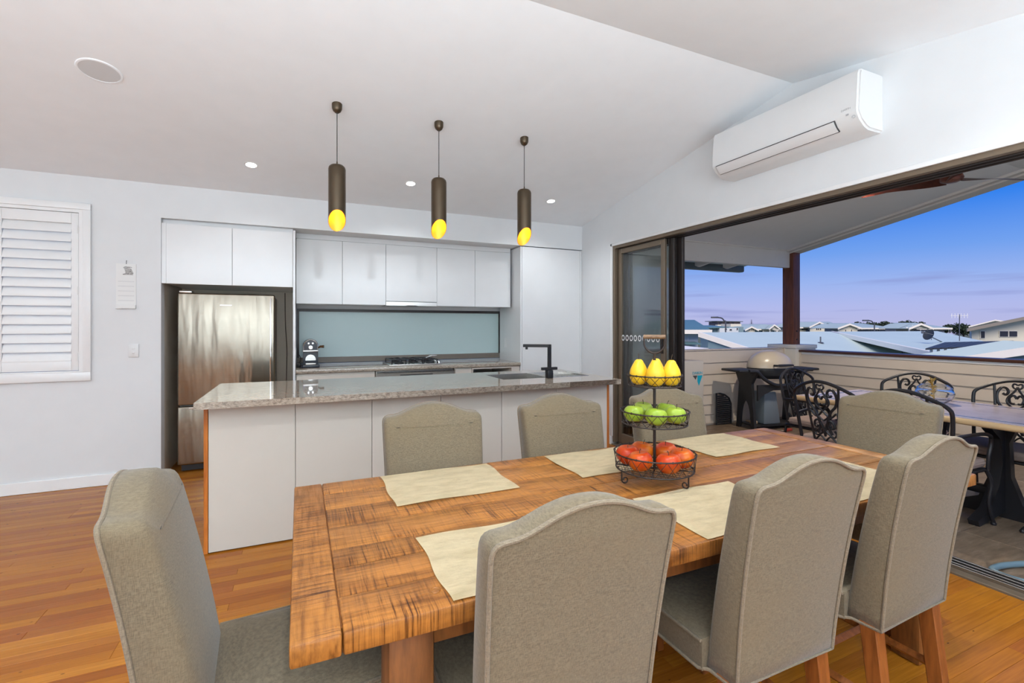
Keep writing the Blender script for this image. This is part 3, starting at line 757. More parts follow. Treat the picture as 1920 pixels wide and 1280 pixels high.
b = MB(); b.box(1.900, 1.952, 3.497, 3.548, BZ+.0003, BZ+.068, bevel=.003); b.build('base', M['black'], tp)
b = MB(); b.box(1.915, 1.942, 3.510, 3.535, BZ+.07, BZ+.285, bevel=.002, seg=1)
b.box(-.225, .014, -.0125, .0125, -.0125, .0125, bevel=.002, seg=1, mat=Matrix.Translation((1.928, 3.5225, BZ+.2725)) @ Matrix.Rotation(-.62, 4, 'Z')); b.build('spout', M['black'], tp)
b = MB(); b.lathe([(0, -.012), (.011, -.012), (.011, .012), (0, .012)], (0, 0, 0), 12, mat=Matrix.Translation((1.928, 3.5225, BZ+.2725)) @ Matrix.Rotation(-.62, 4, 'Z') @ Matrix.Translation((-.195, 0, -.02))); b.build('aerator', M['black'], tp)
b = MB(); b.box(1.855, 2.0, 3.508, 3.537, BZ+.0685, BZ+.092, bevel=.002, seg=1); b.build('lever', M['black'], tp)

# wall calendar, switch -----------------------------------------------------
c = thing('wall_calendar', 'narrow white wall calendar with a rabbit drawing hung by a hook', 'calendar', (-1.39, YB, 1.73))
b = MB(); b.box(-1.464, -1.322, YB-.006, YB-.0008, 1.565, 1.928); b.build('sheet', M['paper'], c)
b = MB(); b.box(-1.464, -1.322, YB-.022, YB-.0062, 1.532, 1.566, bevel=.002, seg=1); b.build('base_strip', M['paper'], c)
rab = [(-.040, -.040), (.050, -.040), (.055, -.02), (.045, .005), (.035, .028), (.012, .036), (.045, .040), (.035, .050), (.0, .050), (-.012, .055), (-.030, .048), (-.036, .036), (-.026, .026), (-.020, .008), (-.016, -.022), (-.040, -.032)]
b = MB(); b.prism([(p[0]*.8-1.385, p[1]*.8+1.862) for p in rab], YB-.0064, 'y', YB-.0061)
rabm = NT('engraved_grey_print'); rn = rabm.noise(rabm.coord('Object', (1, 1, 1)), 260, 4, .7); rabm.set(color=rabm.ramp(rn, [(.35, (.05, .05, .05)), (.6, (.62, .61, .6))]), rough=.8)
part_label(b.build('rabbit_print', rabm.m, c), 'engraved rabbit picture')
for k in range(5): bx('text_line', M['plastic_grey'] if False else plain('faint_print', (.70, .70, .70), .8), c, -1.450, -1.336, YB-.0064, YB-.0061, 1.768-.042*k, 1.776-.042*k)
b = MB(); b.tube([(-1.39, YB-.0005, 1.955), (-1.39, YB-.012, 1.955), (-1.39, YB-.012, 1.94), (-1.392, YB-.008, 1.925)], .002, 6); b.build('hook', M['black'], c)
c = thing('light_switch', 'white two-rocker light switch beneath the calendar', 'switch', (-1.34, YB, 1.16))
b = MB(); b.box(-1.377, -1.303, YB-.009, YB-.0008, 1.104, 1.22, bevel=.003); b.build('plate', M['plastic'], c)
for zz in (1.18, 1.145):
    b = MB(); b.box(-1.350, -1.330, YB-.013, YB-.009, zz-.007, zz+.007, bevel=.002); b.build('rocker', M['plastic'], c)

# ================================================================== CEILING FITTINGS
NRM = Matrix.Rotation(-math.atan(SL), 4, 'X')   # ceiling tilt on the kitchen side (drops towards +Y)
def on_ceiling(x, y): return Matrix.Translation((x, y, ceil_z(y))) @ (NRM if y > RIDGE_Y else Matrix.Rotation(math.atan(SL), 4, 'X'))
dl = [(-.38, 4.616, 'leftmost of the three lit downlights, nearest the shuttered wall'), (.984, 4.598, 'middle lit downlight, between the left and middle pendants'), (2.54, 4.605, 'rightmost lit downlight, beside the third pendant'),
      (-2.2, 1.2, None), (.15, .98, None), (1.25, .98, None), (2.35, .98, None), (-.6, -1.2, None), (1.8, -1.4, None), (-2.6, 3.6, None)]  # the three unlabelled spots near the table are added, unseen, to brighten it
for x, yy, lab in dl:
    m_ = on_ceiling(x, yy)
    if lab:
        c = thing('downlight', lab, 'downlight', (x, yy, ceil_z(yy)), group='kitchen downlights')
        b = MB(); b.lathe([(.042, -.0035), (.052, -.0035), (.054, -.0005), (.042, -.0005)], n=28, mat=m_, close=True); b.build('trim_ring', M['trim'], c)
        b = MB(); b.lathe([(0, -.002), (.042, -.002), (.042, -.0005), (0, -.0005)], n=24, mat=m_); b.build('diffuser', M['led'], c)
    p = m_ @ Vector((0, 0, -.03))
    light('downlight_and_fill_lamp', 'SPOT', p, (12 if x < 0 else 34) if lab else (66 if abs(yy-.98) < .01 else 34), (.90, .95, 1), spot_size=math.radians(140), spot_blend=.9, shadow_soft_size=.05)
c = thing('ceiling_speaker', 'round white flush ceiling speaker at the upper left', 'speaker', (-1.111, 3.654, ceil_z(3.654)))
m_ = on_ceiling(-1.111, 3.654)
b = MB(); b.lathe([(.100, -.007), (.110, -.006), (.113, -.0005), (.100, -.0005)], n=40, mat=m_, close=True); b.build('rim', M['ceiling'], c)
b = MB(); b.lathe([(0, -.0045), (.100, -.0045), (.100, -.0005), (0, -.0005)], n=40, mat=m_); b.build('grille', plain('perforated_grille', (.66, .67, .68), .6, bump=.4, bscale=700), c)
# pendants
for i, (px, lab) in enumerate(((.241, 'left pendant lamp, bronze tube cut on a slant with glowing gold lining'), (.980, 'middle bronze tube pendant, between the two others'), (1.711, 'right bronze tube pendant, nearest the door opening'))):
    py, zt, zb, R_ = 3.562, 2.522, 2.060, .0585
    c = thing('pendant_lamp', lab, 'pendant', (px, py, zb), group='pendant lamps over the island')
    cz = ceil_z(py)
    b = MB(); b.lathe([(0, -.062), (.012, -.062), (.026, -.05), (.034, -.032), (.035, -.0), (0, .0)], n=24, c=(px, py, cz), mat=None)
    for v in b.bm.verts:
        if v.co.z > cz-.02: v.co.z = cz-.0005-SL*(v.co.y-py)
    b.build('ceiling_rose', M['pendant'], c)
    b = MB(); b.tube([(px, py, zt+.02), (px, py, cz-.06)], .0028, 8); b.build('flex', M['cord'], c)
    n = 40; b = MB()
    def zlow(a): return zb+.065*(1-math.sin(a))   # front lip (-Y) high, back lip (+Y) low
    prof = [(.004, zt+.022), (.005, zt+.004), (.02, zt+.001), (.042, zt-.006), (.054, zt-.018), (R_, zt-.034)]
    rings = [[b.bm.verts.new((px+r*math.cos(2*PI*k/n), py+r*math.sin(2*PI*k/n), z)) for k in range(n)] for r, z in prof]
    for f in (.25, .5, .75, 1): rings.append([b.bm.verts.new((px+R_*math.cos(2*PI*k/n), py+R_*math.sin(2*PI*k/n), (zt-.034)*(1-f)+zlow(2*PI*k/n)*f)) for k in range(n)])
    rings.append([b.bm.verts.new((px+(R_-.0022)*math.cos(2*PI*k/n), py+(R_-.0022)*math.sin(2*PI*k/n), zlow(2*PI*k/n))) for k in range(n)])
    for A, B in zip(rings[:-1], rings[1:]):
        for k in range(n): b.bm.faces.new((A[k], A[(k+1) % n], B[(k+1) % n], B[k]))
    b.bm.faces.new(rings[0][::-1]); b.build('shade', M['pendant'], c)
    b = MB(); ri = R_-.0024; rings = []
    for f in (1, .5, 0): rings.append([b.bm.verts.new((px+ri*math.cos(2*PI*k/n), py+ri*math.sin(2*PI*k/n), (zt-.12)*(1-f)+(zlow(2*PI*k/n)+.0005)*f)) for k in range(n)])
    for A, B in zip(rings[:-1], rings[1:]):
        for k in range(n): b.bm.faces.new((A[k], A[(k+1) % n], B[(k+1) % n], B[k]))
    b.bm.faces.new(rings[-1]); part_label(b.build('lining', M['gold_in'], c), 'glowing gold lining')
    b = MB(); b.lathe([(0, -.055), (.014, -.05), (.022, -.03), (.02, -.012), (.012, 0), (.012, .05), (0, .05)], (px, py, zt-.175), 16); b.build('bulb', M['bulb'], c)
    light('pendant_glow', 'POINT', (px, py, zt-.245), 3.2, (1, .66, .25), shadow_soft_size=.012)
# air conditioner ----------------------------------------------------------
c = thing('air_conditioner', 'white wall-mounted air conditioner above the sliding doors', 'air conditioner', (XR, 2.28, 2.6))
prof = [(XR-.0008, 2.948), (3.12, 2.948), (3.095, 2.938), (3.085, 2.915), (3.068, 2.70), (3.072, 2.675), (3.10, 2.635), (3.15, 2.598), (3.19, 2.586), (XR-.0008, 2.586)]
b = MB(); vs = b.prism([(p[0], p[1]) for p in prof], 2.86, 'y', 1.745)
b.bm.edges.ensure_lookup_table()
ends = [e_ for e_ in b.bm.edges if abs(e_.verts[0].co.y-e_.verts[1].co.y) < 1e-5 and min(v.co.x for v in e_.verts) < XR-.01]
bmesh.ops.bevel(b.bm, geom=ends, offset=.012, segments=3, affect='EDGES'); b.build('casing', M['plastic'], c)
# louvre flap: follows the curved lower front, slightly proud, framed by a dark gap
def acp(t):
    pts = [(3.066, 2.668), (3.078, 2.650), (3.096, 2.629), (3.122, 2.608)]
    i = min(int(t*3), 2); f = t*3-i
    return pts[i][0]*(1-f)+pts[i+1][0]*f, pts[i][1]*(1-f)+pts[i+1][1]*f
def acstrip(t0, t1, o0, o1, y0, y1, name, mat):
    P_ = [Vector(acp(t0+(t1-t0)*k/8)) for k in range(9)]; out, inn = [], []
    for k in range(9):
        d = (P_[min(k+1, 8)]-P_[max(k-1, 0)]).normalized(); n = Vector((d.y, -d.x))
        if n.x > 0: n = -n
        out.append(tuple(P_[k]+n*o1)); inn.append(tuple(P_[k]+n*o0))
    b = MB(); b.prism(out+inn[::-1], y1, 'y', y0); bmesh.ops.triangulate(b.bm, faces=[f for f in b.bm.faces if len(f.verts) > 4]); return b.build(name, mat, c)
acstrip(0, 1, -.012, .001, 1.883, 2.812, 'flap_gap', M['ink']); acstrip(.06, .94, -.003, .0045, 1.887, 2.808, 'louvre_flap', M['plastic'])
bx('display', M['plastic_grey'], c, 3.068, 3.0705, 1.80, 1.815, 2.672, 2.682); b = MB(); b.lathe([(.007, 0), (.010, .001), (.010, 0)], n=14, mat=Matrix.Translation((3.078, 1.775, 2.655)) @ Matrix.Rotation(-PI/2, 4, 'Y')); b.build('sensor', M['plastic_grey'], c)
lettering('DAIKIN', .017, M['plastic_grey'], c, (3.0682, 1.815, 2.712), (PI/2, 0, -PI/2))

# ================================================================== DINING TABLE
tb = thing('dining_table', 'long rustic rough-sawn timber dining table set with cream placemats', 'table', (1.285, 1.51, 0))
TZ, TT = .76, .048
X0, X1, Y0, Y1 = -.019, 2.589, 1.01, 2.008
def plank(x0, x1, y0, y1, z1, mat, bev=.0035):
    b = MB(); b.box(x0, x1, y0, y1, TZ-TT, z1, bevel=bev, seg=2)
    return b.build('plank', mat, tb, origin=((x0+x1)/2, (y0+y1)/2, TZ))
plank(X0, .0785, Y0, Y1, TZ, M['table_y'], .006); plank(2.4955, X1, Y0, Y1, TZ, M['table_y'], .006)
ys = [Y0, 1.152, 1.291, 1.399, 1.560, 1.715, 1.876, Y1]; dz = [0, -.0012, -.0002, -.0022, -.0008, -.0016, -.0002]
for i in range(7):
    plank(.0800, 2.4940, ys[i]+.0008, ys[i+1]-.0008, TZ+dz[i], M['table_x'], .003 if i not in (0, 6) else .006)
bx('tabletop_core', M['tableleg'], tb, .05, 2.52, 1.04, 1.98, TZ-TT-.004, TZ-.006)
b = MB(); b.lathe([(0, .0022), (.006, .0018), (.0095, .0006), (.011, .0022), (.0125, .0005), (.0125, -.004), (0, -.004)], (.29, 1.085, TZ), 18); b.build('knot_plug', M['table_y'], tb)
for xc in (.232, 2.338):
    for yc in (1.122, 1.898):
        b = MB(); b.box(xc-.053, xc+.053, yc-.053, yc+.053, .001, TZ-TT-.0045, bevel=.010); b.build('leg', M['tableleg'], tb)
    b = MB(); b.box(xc-.02, xc+.02, 1.176, 1.844, .625, TZ-TT-.0045, bevel=.004); b.build('apron', M['tableleg'], tb)
for yc in (1.122, 1.898):
    b = MB(); b.box(.286, 2.284, yc-.02, yc+.02, .625, TZ-TT-.0045, bevel=.004); b.build('apron', M['tableleg'], tb)

# placemats --------------------------------------------------------------
def placemat(x0, x1, y0, y1, label, seed, rot=0):
    b = MB(); rnd = random.Random(seed); ph = [rnd.uniform(0, 6) for _ in range(4)]
    cx_, cy_ = (x0+x1)/2, (y0+y1)/2
    def f(u, v):
        x = (u-.5)*(x1-x0); yq = (v-.5)*(y1-y0)
        ex = .004*math.sin(9*v+ph[0])*(abs(u-.5)*2)**4; ey = .004*math.sin(7*u+ph[1])*(abs(v-.5)*2)**4
        z = .0042+.0008*math.sin(11*u+ph[2]+3*v)+.0008*math.sin(13*v+ph[3]-4*u)
        return (x+ex, yq+ey, z)
    vs = b.grid(f, 26, 22); bmesh.ops.solidify(b.bm, geom=list(b.bm.faces), thickness=.0026)
    o = b.build('placemat', M['mat'], None, local=True); o.location = (cx_, cy_, TZ+.0003); o.rotation_euler = (0, 0, rot)
    tag(o, label, 'placemat', 'cream cotton placemats on the dining table'); return o
placemat(.300, .765, 1.637, 1.985, 'cream placemat at the far-left setting, before the chair nearest the fridge', 1)
placemat(1.050, 1.49, 1.634, 1.980, 'cream placemat left of the wire fruit stand, at the middle far setting', 2)
placemat(1.785, 2.225, 1.638, 1.985, 'cream placemat behind the fruit stand, before the far chair nearest the doors', 3)
placemat(.310, .765, 1.016, 1.367, 'pale placemat half hidden by the big near chair back', 4)
placemat(1.080, 1.55, 1.020, 1.365, 'cream placemat in front of the fruit stand, by the middle near chair', 5)
placemat(1.80, 2.26, 1.020, 1.367, 'cream placemat glimpsed between the two right-hand near chairs', 6)

# dining chairs -----------------------------------------------------------
def make_chair(label):
    c = thing('dining_chair', label, 'chair', (0, 0, 0), 0, 'linen dining chairs')
    # backrest outline: pairs (half width, z) from bottom to top centre
    prs = []
    for k in range(15):
        t = k/14; z = .405+(.930-.405)*t; prs.append((.213+.022*t, z))
    prs += [(.2345, .945), (.2315, .957), (.224, .966), (.213, .970), (.198, .9715), (.182, .973), (.164, .9775), (.144, .986), (.122, .9975), (.098, 1.010), (.073, 1.020), (.047, 1.0275), (.022, 1.031), (.004, 1.032)]
    prs = [(w*.955, .405+(z-.405)*1.007 if k < 19 else .9740+(z-.970)*.80) for k, (w, z) in enumerate(prs)]
    def yr(z):      # rear face leans back as it rises
        t = (z-.405)/.6; return -.278-.045*t-.045*t*t
    def thick(z): return .112-.030*max(0, (z-.45)/.55)
    def offset(i, d):
        k = min(1, max(0, (i-13)/5))           # sides move in, the top edge moves down
        w, z = prs[i]; w2 = w-d*(1-k*.0)*(w/.235); return max(w2, .0005 if i == len(prs)-1 else .003), z-d*k
    b = MB(); layers = [(0, .012), (.03, .004), (.07, 0), (.5, 0), (.78, .002), (.88, .007), (.95, .016), (.985, .027), (1, .044)]
    rings = []
    for t, ins in layers:
        L_, R__ = [], []
        for i in range(len(prs)):
            w, z = offset(i, ins if i else 0)
            yy = yr(z)+thick(z)*t + (.010*(1-(w/.235)**2) if t == 1 else 0)
            L_.append(b.bm.verts.new((-w, yy, z))); R__.append(b.bm.verts.new((w, yy, z)))
        rings.append((L_, R__))
    n = len(prs)
    for (A, B), (C, D) in zip(rings[:-1], rings[1:]):
        for i in range(n-1):
            b.bm.faces.new((A[i], A[i+1], C[i+1], C[i])); b.bm.faces.new((B[i+1], B[i], D[i], D[i+1]))
        b.bm.faces.new((A[0], C[0], D[0], B[0])); b.bm.faces.new((A[n-1], B[n-1], D[n-1], C[n-1]))
    for (A, B), front in ((rings[0], False), (rings[-1], True)):
        for i in range(n-1): b.bm.faces.new((A[i], A[i+1], B[i+1], B[i]))
    back = b.build('backrest', M['linen'], c, local=True, sharp=2.2)
    pip = [(-offset(i, .003)[0], yr(prs[i][1])-.001, offset(i, .003)[1]) for i in range(n)]+[(offset(i, .003)[0], yr(prs[i][1])-.001, offset(i, .003)[1]) for i in range(n-1, -1, -1)]
    b = MB(); b.tube(pip, .0052, 7); b.build('piping', M['piping'], back, local=True)
    # seat: upholstered box with crowned top
    b = MB(); sx, y0, y1 = .222, -.175, .262
    def st(u, v):
        x, yq = (2*u-1), (2*v-1); k = (1-x**4)*(1-yq**4)
        return (sx*x*.985, y0+(y1-y0)*v, .482+.020*k)
    vs = b.grid(st, 14, 14)
    rim = [vs[i][0] for i in range(15)]+[vs[14][j] for j in range(1, 15)]+[vs[i][14] for i in range(13, -1, -1)]+[vs[0][j] for j in range(13, 0, -1)]
    prev = rim
    for zz, gr in ((.474, 1.012), (.455, 1.015), (.42, 1.012), (.392, 1.01)):
        nx = [b.bm.verts.new((v.co.x*gr if True else 0, (v.co.y-.0435)*gr+.0435, zz)) for v in rim]
        for i in range(len(rim)): b.bm.faces.new((prev[i], prev[(i+1) % len(rim)], nx[(i+1) % len(rim)], nx[i]))
        prev = nx
    b.bm.faces.new(prev); seat = b.build('seat', M['linen'], c, local=True, sharp=1.0)
    q = .2255; b = MB()
    b.tube([(-q*.99, y0, .478), (-q, y1-.01, .478), (-q+.01, y1+.002, .478), (q-.01, y1+.002, .478), (q, y1-.01, .478), (q*.99, y0, .478)], .005, 7)
    b.tube([(-.204, -.277, .402), (-.206, -.19, .400), (-.224, -.165, .396), (-.2245, y1, .394), (.2245, y1, .394), (.224, -.165, .396), (.206, -.19, .400), (.204, -.277, .402)], .005, 7, closed=True)
    b.build('piping', M['piping'], seat, local=True)
    # rear hem under the backrest
    # legs
    for sx_ in (-1, 1):
        b = MB(); b.prism([(sx_*.155, -.262), (sx_*.205, -.262), (sx_*.205, -.212), (sx_*.155, -.212)], .41, 'z', 0)
        for v in b.bm.verts:
            if v.co.z < .01:
                v.co.y -= .045; v.co.x = sx_*(.162 if abs(v.co.x) < .18 else .200)
        bmesh.ops.bevel(b.bm, geom=list(b.bm.edges), offset=.003, segments=1, affect='EDGES'); b.build('leg', M['legwood'], c, local=True)
        b = MB(); b.prism([(sx_*.175, .195), (sx_*.223, .195), (sx_*.223, .243), (sx_*.175, .243)], .395, 'z', 0)
        for v in b.bm.verts:
            if v.co.z < .01: v.co.x = sx_*(.184 if abs(v.co.x) < .2 else .216); v.co.y = .203 if v.co.y < .22 else .236
        bmesh.ops.bevel(b.bm, geom=list(b.bm.edges), offset=.003, segments=1, affect='EDGES'); b.build('leg', M['legwood'], c, local=True)
        b = MB(); b.tube([(sx_*.185, -.255, .16), (sx_*.200, .21, .16)], .016, 4); b.build('stretcher', M['legwood'], c, local=True)
    b = MB(); b.tube([(-.19, -.02, .16), (.19, -.02, .16)], .016, 4); b.build('stretcher', M['legwood'], c, local=True)
    return c
seats = [((.548, 1.178), math.radians(3), 'linen dining chair with its back filling the centre foreground, nearest the camera'),
         ((1.272, 1.190), 0, 'middle linen chair on the near side, between two other near chairs'),
         ((1.888, 1.180), math.radians(2), 'near-side linen chair at the right, its orange timber legs in full view'),
         ((.535, 1.822), PI-math.radians(5), 'far-side linen chair before the island, left of the other far chairs'),
         ((1.215, 1.822), PI-math.radians(4), 'far-side linen chair in front of the island sink and tap'),
         ((1.91, 1.825), PI-math.radians(7), 'far-side linen chair behind the wire fruit stand'),
         ((-.03, 1.455), -PI/2+math.radians(4), 'linen chair at the left head of the table, angled with seat showing'),
         ((2.60, 1.465), PI/2+math.radians(8), 'linen chair at the right head of the table, before the outdoor setting')]
ch = make_chair(seats[0][2]); ch.location = seats[0][0]+(0,)
for (x, yy), r, lab in seats[1:]: dup(ch, (x, yy, 0), r, lab)

# fruit stand ---------------------------------------------------------------
FX, FY, FZ = 1.29, 1.487, TZ
fs = thing('fruit_stand', 'three-tier brown wire fruit stand with a wooden D handle', 'fruit stand', (FX, FY, FZ))
def tier(rb, rt, z0, z1, nd):
    """wire basket: rims, zig-zag chicken wire on side, mesh floor"""
    b = MB()
    b.tube(circ((FX, FY, z1), rt, 44), .0028, 6, closed=True); b.tube(circ((FX, FY, z0), rb, 44), .0028, 6, closed=True)
    rim = b.build('basket_rim', M['wire'], fs)
    b = MB()
    for s in (0, 1):
        for k in range(nd):
            a0 = 2*PI*k/nd; a1 = 2*PI*(k+(1 if s else -1))/nd; pts = []
            for j in range(5):
                t = j/4; a = a0+(a1-a0)*t; r = rb+(rt-rb)*t; pts.append((FX+r*math.cos(a), FY+r*math.sin(a), z0+(z1-z0)*t))
            b.tube(pts, .0011, 4)
    for k in range(nd):
        a = 2*PI*(k+.5)/nd; r = rb+(rt-rb)*.5
        b.tube(circ((FX+rt*math.cos(a), FY+rt*math.sin(a), z1), .004, 6, plane='xz'), .0011, 4, closed=True)
    # floor mesh
    st_ = .03
    m_ = int(rb/st_)+1
    for k in range(-m_*2, m_*2+1):
        for ang in (PI/3, -PI/3):
            dx, dy = math.cos(ang), math.sin(ang); ox, oy = -dy*k*st_*.8, dx*k*st_*.8; d2 = rb*rb-(k*st_*.8)**2
            if d2 > 0: h_ = math.sqrt(d2); b.tube([(FX+ox-dx*h_, FY+oy-dy*h_, z0), (FX+ox+dx*h_, FY+oy+dy*h_, z0)], .0011, 4)
    b.build('basket_mesh', M['wire'], rim)
    b = MB()
    for k in range(2):
        a = PI/4+k*PI/2; b.tube([(FX-rb*math.cos(a), FY-rb*math.sin(a), z0-.002), (FX+rb*math.cos(a), FY+rb*math.sin(a), z0-.002)], .003, 6)
    b.build('basket_brace', M['wire'], rim)
    return rim
tier(.150, .157, .817, .878, 22); tier(.125, .132, .995, 1.044, 20); tier(.100, .106, 1.145, 1.186, 18)
b = MB(); b.tube([(FX, FY, .813), (FX, FY, 1.27)], .0058, 10); b.build('pole', M['wire'], fs)
va = math.atan2(.755, .655)   # towards the back
for k in range(3):
    a = va+k*2*PI/3; dx, dy = math.cos(a), math.sin(a); r0 = .112
    pts = [(r0+.03, .817), (r0+.03, .790), (r0+.03, .7745)]
    spir = [(r0+.03-.016+.016*math.cos(t*.5)*(1-t*.06), .7765-.016*0+.0165*0-.0*t+(-.0165+.0165)) for t in range(0)]
    for t in range(0, 12):
        ang = -t*PI*1.5/8; rr = .014*(1-t*.045); pts.append((r0+.03-.014+rr*math.cos(ang), .7775+rr*math.sin(ang)))
    b = MB(); b.tube([(FX+dx*p[0], FY+dy*p[0], p[1]) for p in pts], .003, 6); b.build('foot', M['wire'], fs)
# D handle in the plane facing the camera
hx, hy = .755, -.655
b = MB(); pts = []
for k in range(17):
    a = PI+PI*k/16; pts.append((FX+hx*.040*math.cos(a), FY+hy*.040*math.cos(a), 1.316+.044*math.sin(a)))
b.tube([(FX-hx*.04, FY-hy*.04, 1.338)]+pts+[(FX+hx*.04, FY+hy*.04, 1.338)], .004, 8); b.build('handle_bow', M['wire'], fs)
b = MB(); b.tube([(FX-hx*.042, FY-hy*.042, 1.337), (FX+hx*.042, FY+hy*.042, 1.337)], .0085, 12); part_label(b.build('handle_grip', M['handlewood'], fs), 'worn wooden grip')
def apple_mesh(R_):
    prof = []
    for k in range(19):
        a = -PI/2+PI*k/18; r = R_*math.cos(a)*(1.03+.06*math.sin(a)); z = R_*.90*math.sin(a)
        dip = max(0, (abs(math.sin(a))-.80)/.20); z -= math.copysign(1, math.sin(a))*R_*(.26 if a > 0 else .12)*dip**1.6
        prof.append((max(r, 0) if 0 < k < 18 else 0, z))
    return prof
def fruit(name, kind, R_, x, yy, z, label, cat, group, mat, tilt=(0, 0), rot=0):
    b = MB()
    if kind == 'apple': prof = apple_mesh(R_)
    else:
        prof = [(0, -.043), (.012, -.0445), (.024, -.040), (.033, -.030), (.0375, -.014), (.0375, .002), (.034, .017), (.027, .031), (.0205, .042), (.016, .050), (.010, .055), (.004, .0555), (0, .054)]
        prof = [(r*R_/.0375, q) for r, q in prof]
    b.lathe(prof, n=24)
    for v in b.bm.verts:
        f = 1+.03*mnoise.noise(Vector((v.co.x*25+x*90, v.co.y*25+yy*70, v.co.z*25))); v.co *= f
    o = b.build(name, mat, None, local=True, sharp=3)
    o.location = (x, yy, z); o.rotation_euler = (tilt[0], tilt[1], rot); tag(o, label, cat, group)
    top = prof[-1][1]; b = MB(); s_ = .018 if kind == 'apple' else .024
    b.tube([(0, 0, top-.004), (.001, .001, top+s_*.5), (.005, .003, top+s_)], [.0014, .0012, .0018], 6); b.build('stalk', M['stem'], o, local=True)
    return o
fr = Vector((.912, -.41)); fd = Vector((.655, .755)); rt_ = Vector((.755, -.655))
def fp(a, d): q = Vector((FX, FY))+rt_*a+fd*d; return q.x, q.y
R_ = .0455
for (a, d, lab) in ((-.052, -.078, 'front red apple in the lowest tier, centre left, brightest orange red'), (.052, -.078, 'front red apple in the lowest tier, right of centre, with a yellow blush'), (-.104, .006, 'red apple at the left edge of the lowest tier'),
                    (.104, .012, 'red apple at the right edge of the lowest tier'), (-.050, .082, 'back red apple left of the pole in the lowest tier'), (.046, .088, 'back red apple right of the pole in the lowest tier')):
    x, yy = fp(a, d); fruit('red_apple', 'apple', R_, x, yy, .818+R_*.90, lab, 'apple', 'red apples in the bottom tier', M['red_apple'], (random.uniform(-.15, .15), random.uniform(-.15, .15)), random.uniform(0, 6))
R_ = .0405
for (a, d, lab) in ((.006, -.072, 'front green apple in the middle tier, right in front of the pole'), (-.076, -.028, 'left green apple in the middle tier'), (.078, -.018, 'right green apple in the middle tier'), (-.046, .062, 'rear green apple left of the pole in the middle tier'), (.046, .064, 'rear green apple right of the pole in the middle tier')):
    x, yy = fp(a, d); fruit('green_apple', 'apple', R_, x, yy, .996+R_*.90, lab, 'apple', 'green apples in the middle tier', M['green_apple'], (random.uniform(-.12, .12), random.uniform(-.12, .12)), random.uniform(0, 6))
for (a, d, lab) in ((-.060, -.006, 'left yellow pear in the top tier'), (.004, -.045, 'middle yellow pear in front of the stand pole, top tier'), (.063, -.012, 'right yellow pear in the top tier, stalk leaning right'), (.006, .052, 'yellow pear hidden behind the middle pear in the top tier')):
    x, yy = fp(a, d); fruit('pear', 'pear', .036, x, yy, 1.1465+.0445, lab, 'pear', 'yellow pears in the top tier', M['pear'], (0, 0), random.uniform(0, 6))

# ================================================================== BALCONY
DZ = -.02
b = MB(); b.box(3.531, 7.4, -3.0, 5.25, -.25, DZ-.012); struct(fb := b.build('floor_balcony', M['grout']))
t0 = None; TS = .6
for i in range(6):
    for j in range(10):
        xa = 3.533+i*TS; ya = 1.69-3*TS+j*TS-.6
        wx = min(TS, 6.94-xa); wy = min(TS, 4.955-ya)
        if wx < .03 or wy < .03: continue
        if abs(wx-TS) < 1e-6 and abs(wy-TS) < 1e-6 and t0 is not None: o = share(t0, (xa, ya, 0), fb)
        else:
            q = MB(); q.box(.002, wx-.002, .002, wy-.002, DZ-.012, DZ, bevel=.0015, seg=1); o = q.build('tile', M['tile'], fb, local=True); o.location = (xa, ya, 0)
            if abs(wx-TS) < 1e-6 and abs(wy-TS) < 1e-6: t0 = o
# weatherboard side parapet along the kitchen end
PX, PY0, PY1 = 6.86, 4.778, 5.235
b = MB(); b.box(3.531, PX-.001, 4.975, 5.12, DZ-.2, 1.035); wp = struct(b.build('wall_balcony_side', M['weather']))
zs = [.0, .131, .271, .411, .549, .697, .857, 1.043]
def board(parent, axis, a0, a1, face, z0, z1, sgn):
    """one weatherboard: thin at the top, proud at the lower edge"""
    b = MB()
    if axis == 'x': b.prism([(face, z0), (face-.022, z0+.003), (face-.022, z0+.007), (face-.004, z1+.006), (face, z1+.006)], a1, 'x', a0)
    else: b.prism([(face, z0), (face-.022, z0+.003), (face-.022, z0+.007), (face-.004, z1+.006), (face, z1+.006)], a1, 'y', a0)
    return b.build('weatherboard', M['weather'], parent)
for k in range(7): board(wp, 'x', 3.54, PX-.03, 4.9745, zs[k], min(zs[k+1], 1.033), 1)
b = MB(); b.box(3.531, PX-.002, 4.952, 5.14, 1.035, 1.05, bevel=.003, seg=1); b.build('capping', M['weather'], wp)
b = MB(); b.box(PX-.03, PX-.002, 4.95, 4.975, 0, 1.034); b.build('corner_stop', M['weather'], wp)
# pillar and post
pl_ = thing('balcony_pillar', 'cream rendered corner pillar carrying the dark timber post', 'pillar', (7.09, 5.0, DZ))
b = MB(); b.box(PX, 7.33, PY0, PY1, DZ+.001, 1.035, bevel=.006); b.build('shaft', M['deckwhite'], pl_)
b = MB(); b.box(PX-.012, 7.345, PY0-.012, PY1+.012, 1.035, 1.093, bevel=.005); b.build('cap', M['deckwhite'], pl_)
po = thing('timber_post', 'dark oiled timber post standing on the corner pillar', 'post', (7.05, 5.0, 1.093))
b = MB(); b.box(6.985, 7.145, 4.905, 5.085, 1.0935, 2.545, bevel=.006); b.build('shaft', M['post'], po)
b = MB()
for zz in (1.17, 1.30): b.lathe([(0, .008), (.012, .008), (.012, 0), (0, 0)], (0, 0, 0), 8, mat=Matrix.Translation((7.065, 4.905, zz)) @ Matrix.Rotation(PI/2, 4, 'X'))
part_label(b.build('bolt', M['black'], po), 'black bolt heads')
